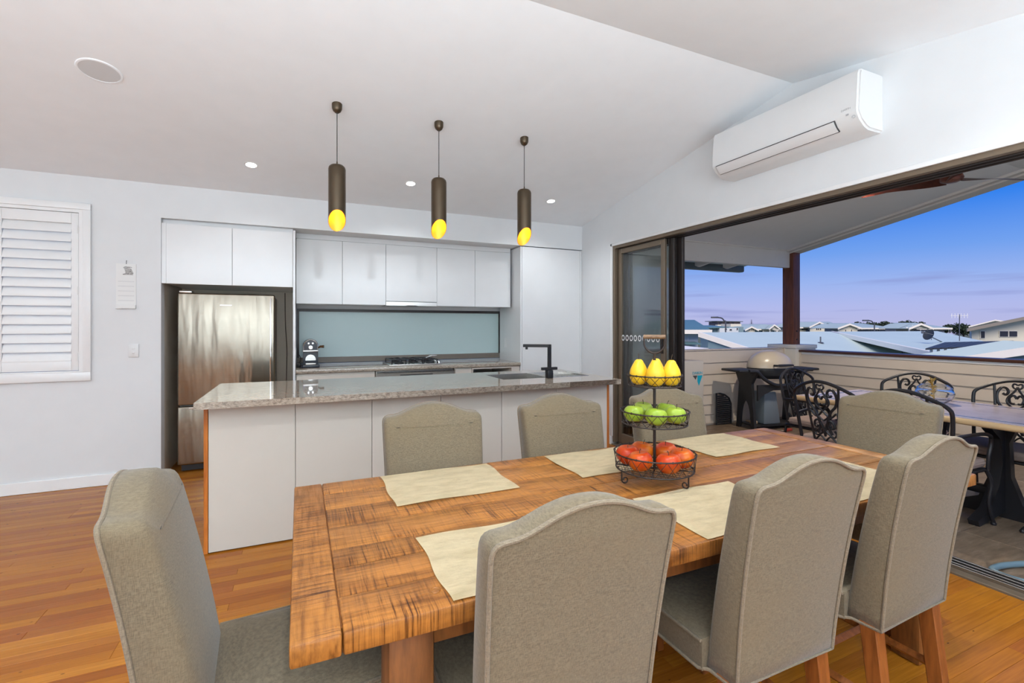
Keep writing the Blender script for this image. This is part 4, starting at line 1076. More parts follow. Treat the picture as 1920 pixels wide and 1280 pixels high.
# front parapet
b = MB(); b.box(6.965, 7.12, -3.0, PY0-.001, DZ-.2, .985); wf = struct(b.build('wall_balcony_front', M['weather']))
zs2 = [.0, .131, .271, .411, .549, .69, .83, .985]
for k in range(7):
    for (ya, yb) in ((-3.0, 1.0), (1.003, PY0-.03)): board(wf, 'y', ya, yb, 6.9645, zs2[k], min(zs2[k+1], .975), 1)
b = MB(); b.box(6.94, 6.9649, PY0-.03, PY0-.002, 0, .98); b.build('corner_stop', M['weather'], wf)
b = MB(); b.box(6.945, 6.9648, -3.0, PY0-.03, .955, .985); part_label(b.build('under_rail', M['trim'], wf), 'white strip under the handrail')
b = MB(); b.box(6.92, 7.16, -3.0, PY0-.001, .986, 1.022, bevel=.006); part_label(b.build('handrail', M['rail_brown'], wf), 'dark brown handrail cap')
# balcony roof ------------------------------------------------------------------
def pz(y): return 2.56+.1772*(4.96-y) if y > RIDGE_Y else 2.56+.1772*(4.96-RIDGE_Y)-.1772*(RIDGE_Y-y)
b = MB()
for (ya, yb) in ((-3.0, RIDGE_Y), (RIDGE_Y, 5.0)):
    b.prism([(ya, pz(ya)), (yb, pz(yb)), (yb, pz(yb)+.08), (ya, pz(ya)+.08)], 7.10, 'x', 3.522)
cb = struct(b.build('ceiling_balcony', M['soffit']))
b = MB()
for (ya, yb) in ((-3.0, RIDGE_Y), (RIDGE_Y, 5.0)):
    b.prism([(ya, pz(ya)-.05), (yb, pz(yb)-.05), (yb, pz(yb)+.2), (ya, pz(ya)+.2)], 7.18, 'x', 6.98)
struct(b.build('trim_4', M['fascia']))
b = MB()
for (ya, yb) in ((-3.0, RIDGE_Y), (RIDGE_Y, 4.955)):
    b.prism([(ya, pz(ya)-.03), (yb, pz(yb)-.03), (yb, pz(yb)-.001), (ya, pz(ya)-.001)], 6.978, 'x', 6.90)
struct(b.build('trim_5', M['fascia']))
b = MB()
b.prism([(2.5, pz(2.5)+.082), (6.1, pz(6.1)+.082), (6.1, pz(6.1)+.1), (2.5, pz(2.5)+.1)], 7.3, 'x', 3.54)
struct(b.build('roof_balcony', M['roof_grey']))
b = MB(); b.box(3.522, 6.99, 4.965, 5.04, 2.290, 2.56); bm_ = thing('eaves_beam', 'white painted boxed beam across the kitchen end of the balcony', 'beam', (5.2, 5.0, 2.29)); bm_['kind'] = 'structure'
b.build('fascia', M['fascia'], bm_); bx('bead', M['fascia'], bm_, 3.522, 6.99, 4.945, 4.9645, 2.545, 2.566, .003, 1)
b = MB()
for k in range(7):
    for zz in (2.325,): b.lathe([(0, .002), (.006, .002), (.006, 0), (0, 0)], (0, 0, 0), 8, mat=Matrix.Translation((4.75+.33*k, 4.965, zz+.03*(k % 2))) @ Matrix.Rotation(PI/2, 4, 'X'))
b.build('nail_plug', M['weather'], bm_)
for xx in (3.9, 4.45, 5.02, 5.62, 6.22):
    b = MB(); b.prism([(5.041, pz(5.041)-.02), (5.56, pz(5.56)-.02), (5.56, pz(5.56)-.13), (5.50, pz(5.5)-.17), (5.041, pz(5.041)-.17)], xx+.045, 'x', xx); b.build('rafter_tail', M['fascia'], bm_)
b = MB(); b.box(3.5, 6.72, 5.565, 5.68, 2.27, 2.375, bevel=.02); part_label(b.build('gutter', M['gutter'], bm_), 'slate grey gutter')
# house wall beyond the doors (outside face)
struct(bx('wall_outside', M['weather'], None, XR+.2005, XR+.21, JY, 6.1, -.25, 2.9))
# ceiling light on balcony
def tilt_pt(x, y, dz=0): return Matrix.Translation((x, y, pz(y)+dz)) @ Matrix.Rotation(-math.atan(.1772), 4, 'X')
c = thing('balcony_downlight', 'single warm downlight in the grey balcony ceiling', 'downlight', (5.20, 3.02, pz(3.02)))
m_ = tilt_pt(5.2, 3.02)
b = MB(); b.lathe([(.042, -.004), (.055, -.004), (.057, -.0005), (.042, -.0005)], n=24, mat=m_, close=True); b.build('trim_ring', M['trim'], c)
b = MB(); b.lathe([(0, -.003), (.042, -.003), (.042, -.0005), (0, -.0005)], n=24, mat=m_); b.build('diffuser', M['ledwarm'], c)
for yy in (3.02, .4): light('balcony_lamp', 'SPOT', m_ @ Vector((0, yy-3.02, -.04)), 185, (1, .86, .68), spot_size=math.radians(150), spot_blend=.9, shadow_soft_size=.05)
# ceiling fan ------------------------------------------------------------------
fn = thing('ceiling_fan', 'three-blade dark timber ceiling fan above the outdoor table', 'fan', (5.2, 2.2, 2.66))
FC = (5.2, 2.2); fz = 2.66
b = MB(); b.lathe([(0, .10), (.012, .10), (.012, .40), (.05, .42), (.055, pz(2.2)-fz-.001), (0, pz(2.2)-fz-.001)], (FC[0], FC[1], fz), 16); b.build('down_rod', M['darkbronze'], fn)
b = MB(); b.lathe([(0, -.03), (.04, -.028), (.075, -.012), (.085, .01), (.07, .05), (.045, .09), (.012, .10), (0, .10)], (FC[0], FC[1], fz), 24); b.build('motor_hub', M['fanwood'], fn)
for k in range(3):
    a = math.radians(97+120*k); b = MB(); n_ = 16; top = []
    for i in range(n_+1):
        t = i/n_; r = .045+.64*t; w = (.045+.035*math.sin(PI*min(1, t*1.25+.12)))*(1-.75*max(0, (t-.7)/.3)**2); tw = math.radians(24*(1-t)+5); zc = .018*math.sin(PI*t)
        off = .02*math.sin(PI*t)
        for s in (-1, 1):
            u, v, z = r, off+s*w*math.cos(tw), zc+s*w*math.sin(tw)
            top.append((FC[0]+u*math.cos(a)-v*math.sin(a), FC[1]+u*math.sin(a)+v*math.cos(a), fz+z))
    vs = [b.bm.verts.new(p) for p in top]
    for i in range(n_): b.bm.faces.new((vs[2*i], vs[2*i+1], vs[2*i+3], vs[2*i+2]))
    bmesh.ops.solidify(b.bm, geom=list(b.bm.faces), thickness=.012); b.build('blade', M['fanwood'], fn)

# outdoor condenser -----------------------------------------------------------
c = thing('condenser_unit', 'beige air conditioner condenser with blue logo against the weatherboards', 'air conditioner', (4.55, 4.78, DZ))
b = MB(); b.box(4.12, 4.845, 4.64, 4.93, .05, .925, bevel=.008); b.build('casing', plain('beige_condenser_paint', (.50, .46, .41), .5), c)
b = MB()
for px in (4.2, 4.7): b.box(px, px+.06, 4.62, 4.94, DZ+.0005, .05)
b.build('foot_rail', M['galv'], c)
lettering('DAIKIN', .052, M['teal_ink'], c, (4.735, 4.6385, .766), (PI/2, 0, 0))
b = MB(); b.prism([(4.735, .735), (4.825, .735), (4.762, .60), (4.735, .655)], 4.6395, 'y', 4.6385); part_label(b.build('logo_mark', M['teal_ink'], c), 'cyan slanted mark')
b = MB(); b.prism([(4.655, .735), (4.733, .735), (4.704, .68)], 4.6395, 'y', 4.6385); part_label(b.build('logo_mark', M['ink'], c), 'black wedge mark')
b = MB(); b.tube(spline([(4.85, 4.80, .59), (4.90, 4.80, .59), (4.93, 4.80, .55), (4.93, 4.86, .1)], 5), .012, 8); b.tube(spline([(4.85, 4.84, .56), (4.89, 4.84, .56), (4.90, 4.84, .5), (4.90, 4.88, .1)], 5), .010, 8); b.build('pipework', M['gutter'], c)

# barbecue -------------------------------------------------------------------
q_ = thing('barbecue', 'black cart barbecue with a tan domed lid in the balcony corner', 'barbecue', (5.96, 4.53, DZ), rotz=math.radians(-9))
def lb(b, name, mat, parent=q_): return b.build(name, mat, parent, local=True)
lid = MB(); prof = [(.0, .235)]+[(math.sin(PI/2*k/12), .235*math.cos(PI/2*k/12)) for k in range(1, 12)]+[(1.0, .02), (1.005, 0), (.97, -.002), (0, -.002)]
lid.lathe([(r*.33, z) for r, z in prof], (0, 0, .83), 40, sx=1.0, sy=.70)
ld = lb(lid, 'lid', M['bbq_lid'])
b = MB(); b.tube([(-.14, -.218, .87), (-.13, -.265, .872), (.13, -.265, .872), (.14, -.218, .87)], .013, 8); b.box(-.11, .11, -.285, -.245, .858, .888, bevel=.012); part_label(lb(b, 'handle', M['blackp'], ld), 'black lid handle')
b = MB(); b.lathe([(.325, 0), (.33, -.03), (.30, -.10), (.22, -.15), (0, -.16)], (0, 0, .828), 40, sy=.70); lb(b, 'bowl', M['blackp'])
for s in (-1, 1):
    b = MB(); b.box(s*.33, s*.66, -.19, .17, .785, .818, bevel=.012); lb(b, 'side_table', M['blackp'])
    # end frame: trapezoid with arch cut out below and slot above
    b = MB(); x0, x1 = s*.37, s*.41
    outer = [(-.17, 0), (-.115, .62), (-.21, .775), (.19, .775), (.115, .62), (.17, 0), (.115, 0)]
    arch_ = [(.115-.0, 0)]+[(.10*math.cos(PI*k/14), .06+.33*math.sin(PI*k/14)) for k in range(15)]+[(-.115, 0)]
    b.prism(outer[:6]+arch_[0:1]+arch_[1:16]+arch_[16:], x1, 'x', x0); bmesh.ops.triangulate(b.bm, faces=[f for f in b.bm.faces if len(f.verts) > 4])
    fr_ = lb(b, 'end_frame', M['blackp'])
    b = MB(); b.box(x0-s*.003 if s < 0 else x1, (x0 if s < 0 else x1+.003), -.055, .055, .50, .58, bevel=.001, seg=1); part_label(lb(b, 'hand_slot', M['bbq_panel'], fr_), 'pale recessed hand slot')
b = MB(); b.tube(spline([(-.52, -.20, .80), (-.40, -.205, .79), (-.30, -.215, .70), (-.15, -.22, .62), (0, -.22, .60), (.15, -.22, .62), (.30, -.215, .70), (.40, -.205, .79), (.52, -.20, .80)], 6), .024, 10); lb(b, 'support_rail', M['blackp'])
b = MB(); pts = [(-.37, .61), (-.37, .40), (-.28, .48), (-.12, .535), (.12, .535), (.28, .48), (.37, .40), (.37, .61)]; b.prism(pts, -.165, 'y', -.19); lb(b, 'arched_apron', M['blackp'])
b = MB(); b.box(-.22, .06, -.13, .14, .066, .50, bevel=.02)
for v in b.bm.verts:
    if v.co.z > .3: v.co.x = -.08+(v.co.x+.08)*.7; v.co.y *= .75
lb(b, 'bottle_cover', M['bbq_panel'])
b = MB(); b.box(-.37, .37, -.15, .15, .045, .065); lb(b, 'base_shelf', M['blackp'])
for s in (-1, 1):
    b = MB(); b.lathe([(.05, -.018), (.075, -.018), (.08, 0), (.075, .018), (.05, .018)], (0, 0, 0), 20, mat=Matrix.Translation((.44, s*.14, .081)) @ Matrix.Rotation(PI/2, 4, 'Y'), close=True); w_ = lb(b, 'wheel', M['blackp'])
    b = MB(); b.lathe([(0, -.012), (.05, -.012), (.05, .012), (0, .012)], (0, 0, 0), 18, mat=Matrix.Translation((.44, s*.14, .081)) @ Matrix.Rotation(PI/2, 4, 'Y')); part_label(lb(b, 'hub_cap', M['plastic'], w_), 'pale hub disc')
c = thing('grill_brush', 'tan bristle brush lying on the lower shelf of the barbecue cart', 'brush', (5.66, 4.56, DZ+.066))
b = MB(); b.box(5.625, 5.69, 4.50, 4.585, DZ+.0655, DZ+.11, bevel=.012); b.build('head', M['tanwood'], c)
b = MB(); b.tube([(5.66, 4.58, DZ+.09), (5.672, 4.665, DZ+.085)], .011, 8); b.build('handle', M['tanwood'], c)
c = thing('red_lighter', 'red gas lighter left on the tiles before the barbecue', 'lighter', (5.95, 4.30, DZ))
b = MB(); b.box(5.86, 6.0, 4.22, 4.26, DZ+.0005, DZ+.035, bevel=.01); b.build('body', M['red'], c)
b = MB(); b.tube([(5.86, 4.24, DZ+.018), (5.79, 4.25, DZ+.018)], .008, 8); b.build('nozzle', M['chrome'], c)
c = thing('slatted_stand', 'black curved slatted stand leaning on the weatherboards left of the barbecue', 'stand', (5.46, 4.88, DZ))
b = MB(); pr = [(0, 0), (.28, 0), (.28, .28), (.24, .36), (.16, .41), (.06, .435), (0, .44)]
b.tube([(5.36+p[0], 4.90, DZ+.012+p[1]) for p in pr], .012, 8, closed=True); b.build('frame', M['blackp'], c)
for k in range(14):
    zz = DZ+.035+k*.028; xr = 5.36+(.275 if zz < .26 else .275-.27*((zz-.26)/.18)**1.6)
    if xr < 5.40: continue
    bx('slat', M['blackp'], c, 5.365, xr, 4.892, 4.908, zz, zz+.016)
# hose
c = thing('garden_hose', 'blue grey garden hose looped on the tiles outside the doors', 'hose', (3.9, 1.2, DZ))
b = MB(); b.tube(spline([(4.42, .45, .0), (4.22, .95, .0), (3.98, 1.215, .0), (3.75, 1.315, .0), (3.60, 1.335, .0), (3.553, 1.30, .0), (3.556, 1.22, .0), (3.62, 1.08, .0), (3.72, .85, .0), (3.75, .5, .0), (3.9, -.3, .0)], 10), .0165, 12); b.build('tubing', M['hose'], c)

# outdoor dining set -----------------------------------------------------------
OX0, OX1, OY0, OY1, OZ = 4.22, 5.22, 1.28, 2.98, .735
c = thing('patio_table', 'rectangular stone-topped patio table with beige rounded edge', 'table', (4.72, 2.13, DZ))
b = MB(); b.box(OX0, OX1, OY0, OY1, OZ-.045, OZ-.002, bevel=.02, seg=4); b.build('edge', M['beige_edge'], c)
b = MB(); b.box(OX0+.03, OX1-.03, OY0+.03, OY1-.03, OZ-.003, OZ); b.build('top', M['marble'], c)
def band(d, w):
    x0, x1, y0, y1 = OX0+d, OX1-d, OY0+d, OY1-d
    b = MB()
    for q in ((x0, x1, y0, y0+w), (x0, x1, y1-w, y1), (x0, x0+w, y0+w, y1-w), (x1-w, x1, y0+w, y1-w)): b.box(*q, OZ, OZ+.0008)
    return b
part_label(band(.10, .03).build('inlay', M['slate_band'], c), 'dark slate inlay band')
b = MB()
for yy in (1.70, 2.56):
    for s in (-1, 1):
        b = MB(); pr = [(.40, 0), (.42, .04), (.25, .10), (.12, .25), (.07, .40), (.10, .58), (.22, .66), (.22, .69), (0, .69), (0, .05)]
        b.prism([(4.72+s*p[0], DZ+.001+p[1]) for p in pr], yy+.03, 'y', yy-.03); bmesh.ops.triangulate(b.bm, faces=[f for f in b.bm.faces if len(f.verts) > 4]); b.build('leg', M['castiron'], c)
    b = MB()
    for s in (-1, 1):
        pr = [(.0, .0), (.26, 0), (.26, .05), (.12, .12), (.06, .30), (.05, .55), (.10, .69), (0, .69)]
        b.prism([(yy+s*p[0], DZ+.001+p[1]) for p in pr], 4.75, 'x', 4.69); bmesh.ops.triangulate(b.bm, faces=[f for f in b.bm.faces if len(f.verts) > 4])
    b.build('pedestal_wing', M['castiron'], c)
b = MB(); b.box(4.68, 4.76, 1.73, 2.53, .12, .18, bevel=.008); b.build('stretcher', M['castiron'], c)
# glass bowl with gold ornament
c = thing('glass_bowl', 'round clear glass bowl on the patio table', 'bowl', (4.80, 2.12, OZ))
b = MB(); b.lathe([(0, .004), (.07, .004), (.115, .04), (.13, .085), (.115, .13), (.085, .155), (.078, .155), (.108, .128), (.122, .085), (.108, .045), (.065, .011), (0, .011)], (4.84, 2.16, OZ+.0012), 32); b.build('vessel', M['glass_clear'], c)
c = thing('gold_ornament', 'gold pine-sprig ornament standing in the glass bowl', 'ornament', (4.84, 2.16, OZ+.013))
b = MB(); rn_ = random.Random(3)
b.tube([(4.84, 2.16, OZ+.013), (4.835, 2.17, OZ+.12), (4.83, 2.18, OZ+.21)], .006, 6)
for k in range(46):
    a = rn_.uniform(0, 6.28); z0 = rn_.uniform(.05, .20); l_ = rn_.uniform(.02, .035)
    p0 = Vector((4.835, 2.17, OZ+z0)); b.tube([p0, p0+Vector((math.cos(a)*l_, math.sin(a)*l_, l_*.8))], [.004, .001], 4)
b.build('sprig', M['gold'], c)
def scroll(b, pts, r=.008): b.tube(spline(pts, 5), r, 6, flat=1)
def make_metal_chair(label):
    c = thing('patio_chair', label, 'chair', (0, 0, DZ), 0, 'black scrollwork patio chairs')
    def bp(x, z):   # back plane: leans and curves
        t = (z-.42)/.53
        return (x, -.235-.10*t+.05*(abs(x)/.28)**2, z)
    fm_ = M['castiron']
    # arched outer frame
    pts = [bp(-.225, .41), bp(-.24, .60), bp(-.255, .80), bp(-.24, .855)]+[bp(-.235+.47*k/10, .865+.085*math.sin(PI*k/10)) for k in range(1, 10)]+[bp(.24, .855), bp(.255, .80), bp(.24, .60), bp(.225, .41)]
    b = MB(); b.tube(spline(pts, 4), .0135, 8); b.build('back_frame', fm_, c, local=True)
    b = MB()
    for s in (-1, 1): b.tube([bp(s*.095, .44), bp(s*.14, .925)], .009, 6)
    b.tube([bp(-.225, .44), bp(.225, .44)], .011, 6)
    rails = b.build('back_rail', fm_, c, local=True)
    b = MB()
    for s in (-1, 1):
        S = lambda pts, r=.0085: scroll(b, [bp(s*x, z) for x, z in pts], r)
        S([(.055, .52), (.030, .60), (.060, .70), (.105, .76), (.118, .83), (.098, .885), (.066, .885), (.052, .855), (.066, .832), (.084, .842)], .0105)   # big upper C
        S([(.0, .915), (.022, .925), (.030, .905), (.018, .888), (.0, .893)], .007)
        S([(.0, .90), (.018, .86), (.052, .81), (.052, .765), (.0, .71)], .0075)        # heart loop
        S([(.0, .805), (.018, .83), (.042, .81), (.036, .77), (.010, .765)], .009)
        S([(.0, .71), (.055, .66), (.105, .70), (.112, .665), (.095, .65)], .008)       # cross-over
        S([(.0, .50), (.014, .58), (.045, .63), (.075, .615), (.078, .58), (.056, .572), (.05, .592)], .009)
        S([(.0, .63), (.03, .655), (.06, .70)], .007)
        S([(.0, .56), (.03, .52), (.07, .50), (.09, .53), (.075, .555)], .008)
        S([(.0, .46), (.04, .50), (.085, .46)], .007)
    b.build('scrollwork', fm_, rails, local=True)
    b = MB(); b.box(-.245, .245, -.235, .235, .385, .405, bevel=.008); b.build('seat_frame', fm_, c, local=True)
    b = MB(); b.box(-.235, .235, -.215, .235, .406, .475, bevel=.028, seg=4); cu = b.build('cushion', M['cushion_brown'], c, local=True)
    b = MB(); b.tube([(-.238, -.2, .443), (-.238, .22, .443), (-.22, .238, .443), (.22, .238, .443), (.238, .22, .443), (.238, -.2, .443)], .0045, 6); b.build('piping', M['cushion_brown'], cu, local=True)
    for s in (-1, 1):
        b = MB(); b.tube(spline([bp(s*.246, .655), (s*.262, -.10, .665), (s*.268, .10, .66), (s*.267, .20, .635), (s*.260, .225, .58), (s*.255, .21, .50), (s*.248, .215, .40)], 6), [.0125]*37, 8); b.build('arm', fm_, c, local=True)
        b = MB(); b.tube(spline([(s*.235, .215, .40), (s*.255, .245, .30), (s*.245, .235, .17), (s*.250, .262, .06), (s*.252, .285, .022)], 6), .0125, 8)
        b.lathe([(0, 0), (.016, 0), (.018, .012), (.010, .024), (0, .024)], (s*.252, .285, 0.0005), 10); b.build('leg', fm_, c, local=True)
        b = MB(); b.tube(spline([(s*.225, -.225, .41), (s*.235, -.25, .25), (s*.245, -.30, .022)], 6), .0125, 8)
        b.lathe([(0, 0), (.016, 0), (.018, .012), (.010, .024), (0, .024)], (s*.245, -.30, 0.0005), 10); b.build('leg', fm_, c, local=True)
    return c
mc = make_metal_chair('black scroll-back patio chair on the near side, nearest the barbecue')
mc.location = (4.17, 2.475, DZ); mc.rotation_euler = (0, 0, -PI/2)
for (x, yy), r, lab in (((4.17, 1.90), -PI/2, 'black scroll-back patio chair on the near side, partly hidden by a linen chair'), ((5.06, 2.44), PI/2+.3, 'black scroll-back patio chair on the rail side, behind the glass bowl'),
                        ((5.02, 1.83), PI/2, 'black scroll-back patio chair on the rail side at the right edge of view'), ((4.76, 3.03), PI, 'black scroll-back patio chair at the table end beside the barbecue'), ((4.72, 1.22), 0, 'black patio chair at the table end by the picture edge, seat and legs showing')):
    dup(mc, (x, yy, DZ), r, lab)

# ================================================================== NEIGHBOURHOOD
GZ = -3.3
gr = MB(); gr.box(7.5, 330, -260, 330, GZ-.2, GZ); gr.box(-60, 7.5, 6.6, 330, GZ-.2, GZ); struct(gr.build('ground', M['ground']))
YAW = -math.atan2(398, 886.6)       # the street grid is turned from the house by this angle
FW = Vector((math.sin(-YAW), math.cos(-YAW), 0)); RT = Vector((math.cos(-YAW), -math.sin(-YAW), 0))
def street(L, D, z=GZ): return tuple(FW*D+RT*L+Vector((0, 0, z)))
def slab(name, pts, t, mat, parent):
    n = len(pts); b = MB(); b.poly([tuple(p) for p in pts]+[(p[0], p[1], p[2]-t) for p in pts], [tuple(range(n)), tuple(range(n, 2*n))[::-1]]+[(i, (i+1) % n, n+(i+1) % n, n+i) for i in range(n)])
    return b.build(name, mat, parent)
def wallbox(name, p, q, z0, z1, depth, mat, parent):
    """upright wall from p to q (xy), set back by depth"""
    p, q = Vector(p[:2]), Vector(q[:2]); d = (q-p).normalized(); nrm = Vector((-d.y, d.x))
    if nrm.dot(p) < 0: nrm = -nrm
    r, s = q+nrm*depth, p+nrm*depth
    b = MB(); b.poly([(p.x, p.y, z0), (q.x, q.y, z0), (r.x, r.y, z0), (s.x, s.y, z0), (p.x, p.y, z1), (q.x, q.y, z1), (r.x, r.y, z1), (s.x, s.y, z1)], [(0, 3, 2, 1), (4, 5, 6, 7), (0, 1, 5, 4), (1, 2, 6, 5), (2, 3, 7, 6), (3, 0, 4, 7)])
    return b.build(name, mat, parent)
def bar(name, p, q, r, mat, parent, n=6): b = MB(); b.tube([p, q], r, n); return b.build(name, mat, parent)
def lerp(p, q, t): return tuple(Vector(p)*(1-t)+Vector(q)*t)
# near neighbour, roof A (pale blue) -------------------------------------------------
A_L, A_N, A_R = (16.978, 16.493, 1.082), (17.055, 13.718, 0.412), (33.111, 19.117, 1.083)
def on_plane(P0, P1, P2, ro):
    n = (Vector(P1)-Vector(P0)).cross(Vector(P2)-Vector(P0)); t = n.dot(Vector(P0)-Vector((0, 0, 1.38)))/n.dot(Vector(ro)); return tuple(Vector((0, 0, 1.38))+Vector(ro)*t)
hA = thing('neighbour_house', 'nearest neighbouring house with broad pale blue metal roof over the front rail', 'house', A_L[:2]+(GZ,))
A_E = on_plane(A_L, A_N, A_R, (0.9652, 0.6629, -0.0812)); A_V = on_plane(A_L, A_N, A_R, (1.2595, 0.5308, -0.0733)); A_R = on_plane(A_L, A_N, A_R, (1.0228, 0.637, -0.0115))
slab('roof', [A_L, A_E, A_V, A_R], .12, M['roof_blue'], hA)
def fascia_bar(p, q, h, t, mat, name, parent):
    p, q = Vector(p), Vector(q); d = (q-p); nrm = Vector((d.y, -d.x, 0)).normalized()
    if nrm.dot(p) > 0: nrm = -nrm
    b = MB(); z = Vector((0, 0, h)); o = nrm*t; up = Vector((0, 0, .03))
    b.poly([p+up, q+up, q+o+up, p+o+up, p-z, q-z, q+o-z, p+o-z], [(0, 3, 2, 1), (4, 5, 6, 7), (0, 1, 5, 4), (1, 2, 6, 5), (2, 3, 7, 6), (3, 0, 4, 7)])
    return b.build(name, mat, parent)
fascia_bar(A_L, A_E, .20, .10, M['white_barge'], 'barge_board', hA)
b = MB(); w0, w1 = Vector(lerp(A_L, A_E, .10)), Vector(lerp(A_L, A_E, .97)); b.poly([(w0.x, w0.y, GZ), (w1.x, w1.y, GZ), (w1.x, w1.y, w1.z-.15), (w0.x, w0.y, w0.z-.15)], [(0, 1, 2, 3)]); bmesh.ops.solidify(b.bm, geom=list(b.bm.faces), thickness=.1); b.build('gable_wall', M['tealwall'], hA)
for (ro, h_) in (((1.0048, 0.6451, -0.0361), .32), ((1.1627, 0.5742, -0.0598), .28)):
    p = Vector(on_plane(A_L, A_N, A_R, ro)); b = MB(); b.lathe([(0, h_), (.03, h_), (.03, 0), (0, 0)], tuple(p), 8); b.lathe([(0, .06), (.10, .05), (.17, 0), (0, 0)], tuple(p), 10); b.build('vent_pipe', M['galv'], hA)
# second neighbour, roof B with solar rack -----------------------------------------
B1, B2, B3 = (30.869, 19.027, 1.025), (20.934, 8.689, 0.291), (40.578, 17.957, 1.026)
hB = thing('neighbour_house', 'second neighbouring house whose pale roof carries solar panels and satellite dish', 'house', B1[:2]+(GZ,))
B4 = on_plane(B1, B2, B3, (1.3511, 0.4896, -0.0395)); B5 = on_plane(B1, B2, B3, (1.4694, 0.4365, -0.0643))
slab('roof', [B1, B2, B5, B4, B3], .10, M['roof_blue'], hB)
fascia_bar(B1, B2, .20, .12, M['white_barge'], 'barge_board', hB)
def onB(ro): return Vector(on_plane(B1, B2, B3, ro))
# satellite dish
c = thing('satellite_dish', 'dark satellite dish on a bent arm on the pale roof', 'satellite dish', tuple(onB((1.2389, 0.54, -0.0338))))
p = onB((1.2389, 0.54, -0.0338)); pd = Vector((26.735, 12.114, 0.958)); b = MB(); b.tube([p, pd+Vector((.0, 0, -.05))], .025, 6); b.build('mast_arm', M['galv'], c)
b = MB(); mm = Matrix.Translation(pd) @ (RT*-.95-FW*.08+Vector((0, 0, .35))).to_track_quat('Z', 'Y').to_matrix().to_4x4()
b.lathe([(0, 0), (.10, .008), (.20, .035), (.26, .06), (.26, .07), (.20, .045), (.10, .018), (0, .01)], n=24, mat=mm); b.build('dish', plain('dark_dish', (.03, .035, .04), .5), c)
f0 = mm @ Vector((0, 0, .36)); b = MB(); b.tube([mm @ Vector((.24, 0, .06)), f0], .012, 6); b.tube([mm @ Vector((-.05, 0, -.02)), mm @ Vector((-.05, 0, -.15)), tuple(Vector((26.814, 12.078, 0.735)))], .015, 6); b.lathe([(0, .06), (.06, .05), (.06, -.05), (0, -.06)], tuple(f0), 10); b.build('feed_arm', M['galv'], c)
# antenna
c = thing('roof_aerial', 'thin white television aerial mast on the pale roof', 'aerial', tuple(onB((1.2728, 0.5247, -0.0316))))
p = onB((1.2728, 0.5247, -0.0316)); top = Vector((28.003, 11.544, 1.306)); p2 = Vector((p.x, p.y, p.z)); h_ = 1.35
b = MB(); b.tube([p2, p2+Vector((0, 0, h_))], .02, 6); b.build('mast', M['galv'], c)
b = MB()
for k in range(6): q0 = p2+Vector((0, 0, h_-.06))+RT*(.16*(k-2.5)); b.tube([q0-Vector((0, 0, .12)), q0+Vector((0, 0, .12))], .012, 4)
b.tube([p2+RT*-.45+Vector((0, 0, h_-.06)), p2+RT*.45+Vector((0, 0, h_-.06))], .015, 5); b.build('elements', M['plastic'], c)
# solar racks: 10 and 6 panels on tilt legs
def rack(name, label, q, n, legs):
    """q = four corners: low-left, high-left, high-right, low-right"""
    c = thing(name, label, 'solar panels', tuple(q[0]))
    for k in range(n):
        a, bq = k/n+.004, (k+1)/n-.004
        slab('solar_panel', [lerp(q[0], q[3], a), lerp(q[1], q[2], a), lerp(q[1], q[2], bq), lerp(q[0], q[3], bq)], .05, M['solar'], c)
    for k in range(legs):
        p = Vector(lerp(lerp(q[0], q[3], .04+.92*k/(legs-1)), lerp(q[1], q[2], .04+.92*k/(legs-1)), .14)); b = MB(); b.box(p.x-.03, p.x+.03, p.y-.03, p.y+.03, p.z-.45, p.z-.03); b.build('leg', M['white_barge'], c)
rack('solar_rack', 'long raised rack of solar panels on white legs, upper of the two', [(18.7, 8.595, 0.646), (21.895, 9.463, 0.779), (25.076, 8.693, 0.82), (22.41, 8.136, 0.706)], 10, 11)
rack('solar_rack', 'shorter solar rack just below the long one, above the white gable edge', [(16.87, 6.896, 0.591), (19.787, 7.559, 0.661), (22.16, 7.371, 0.676), (19.623, 6.756, 0.611)], 6, 5)
# third neighbour: white gable edge at the right
hC = thing('neighbour_house', 'close neighbour at the right edge showing a white gable edge and slate wall', 'house', (15.371, 5.157, 0.772)[:2]+(GZ,))
C1, C2 = (14.916, 6.458, 0.5), (14.988, 4.453, 1.012); C3 = tuple(Vector(C2)+FW*1.2+Vector((0, 0, .02))); C0 = tuple(Vector(C1)+FW*1.2+Vector((0, 0, .02)))
slab('roof', [C1, C2, C3, C0], .06, M['roof_blue'], hC); fascia_bar(C1, C2, .15, .08, M['white_barge'], 'barge_board', hC)
b = MB(); w0, w1 = Vector(C1)+FW*.25, Vector(C2)+FW*.25; b.poly([(w0.x, w0.y, GZ), (w1.x, w1.y, GZ), (w1.x, w1.y, w1.z-.07), (w0.x, w0.y, w0.z-.07)], [(0, 1, 2, 3)]); bmesh.ops.solidify(b.bm, geom=list(b.bm.faces), thickness=.1); b.build('gable_wall', M['tealwall'], hC)
# cream house at right
hD = thing('neighbour_house', 'cream two-storey gable house with dark windows at the right', 'house', (45.761, 16.726, 0.268)[:2]+(GZ,))
d0, d1 = Vector((44.082, 17.48, 1.227)), Vector((49.169, 14.1, 2.646))
b = MB(); b.poly([(d0.x, d0.y, GZ), (d1.x, d1.y, GZ), (d1.x, d1.y, d1.z-.1), (d0.x, d0.y, d0.z-.1)], [(0, 1, 2, 3)]); bmesh.ops.solidify(b.bm, geom=list(b.bm.faces), thickness=.2); b.build('gable_wall', M['cream'], hD)
e0, e1 = Vector((42.831, 17.274, 1.173)), Vector((48.292, 13.727, 2.692)); bk = Vector((e1.x, e1.y, 0)).normalized()*7; slab('roof', [e0, e1, e1+bk, e0+bk], .14, M['roof_grey'], hD)
fascia_bar(e0, e1, .18, .08, plain('brown_grey_barge', (.24, .22, .19), .6), 'barge_board', hD)
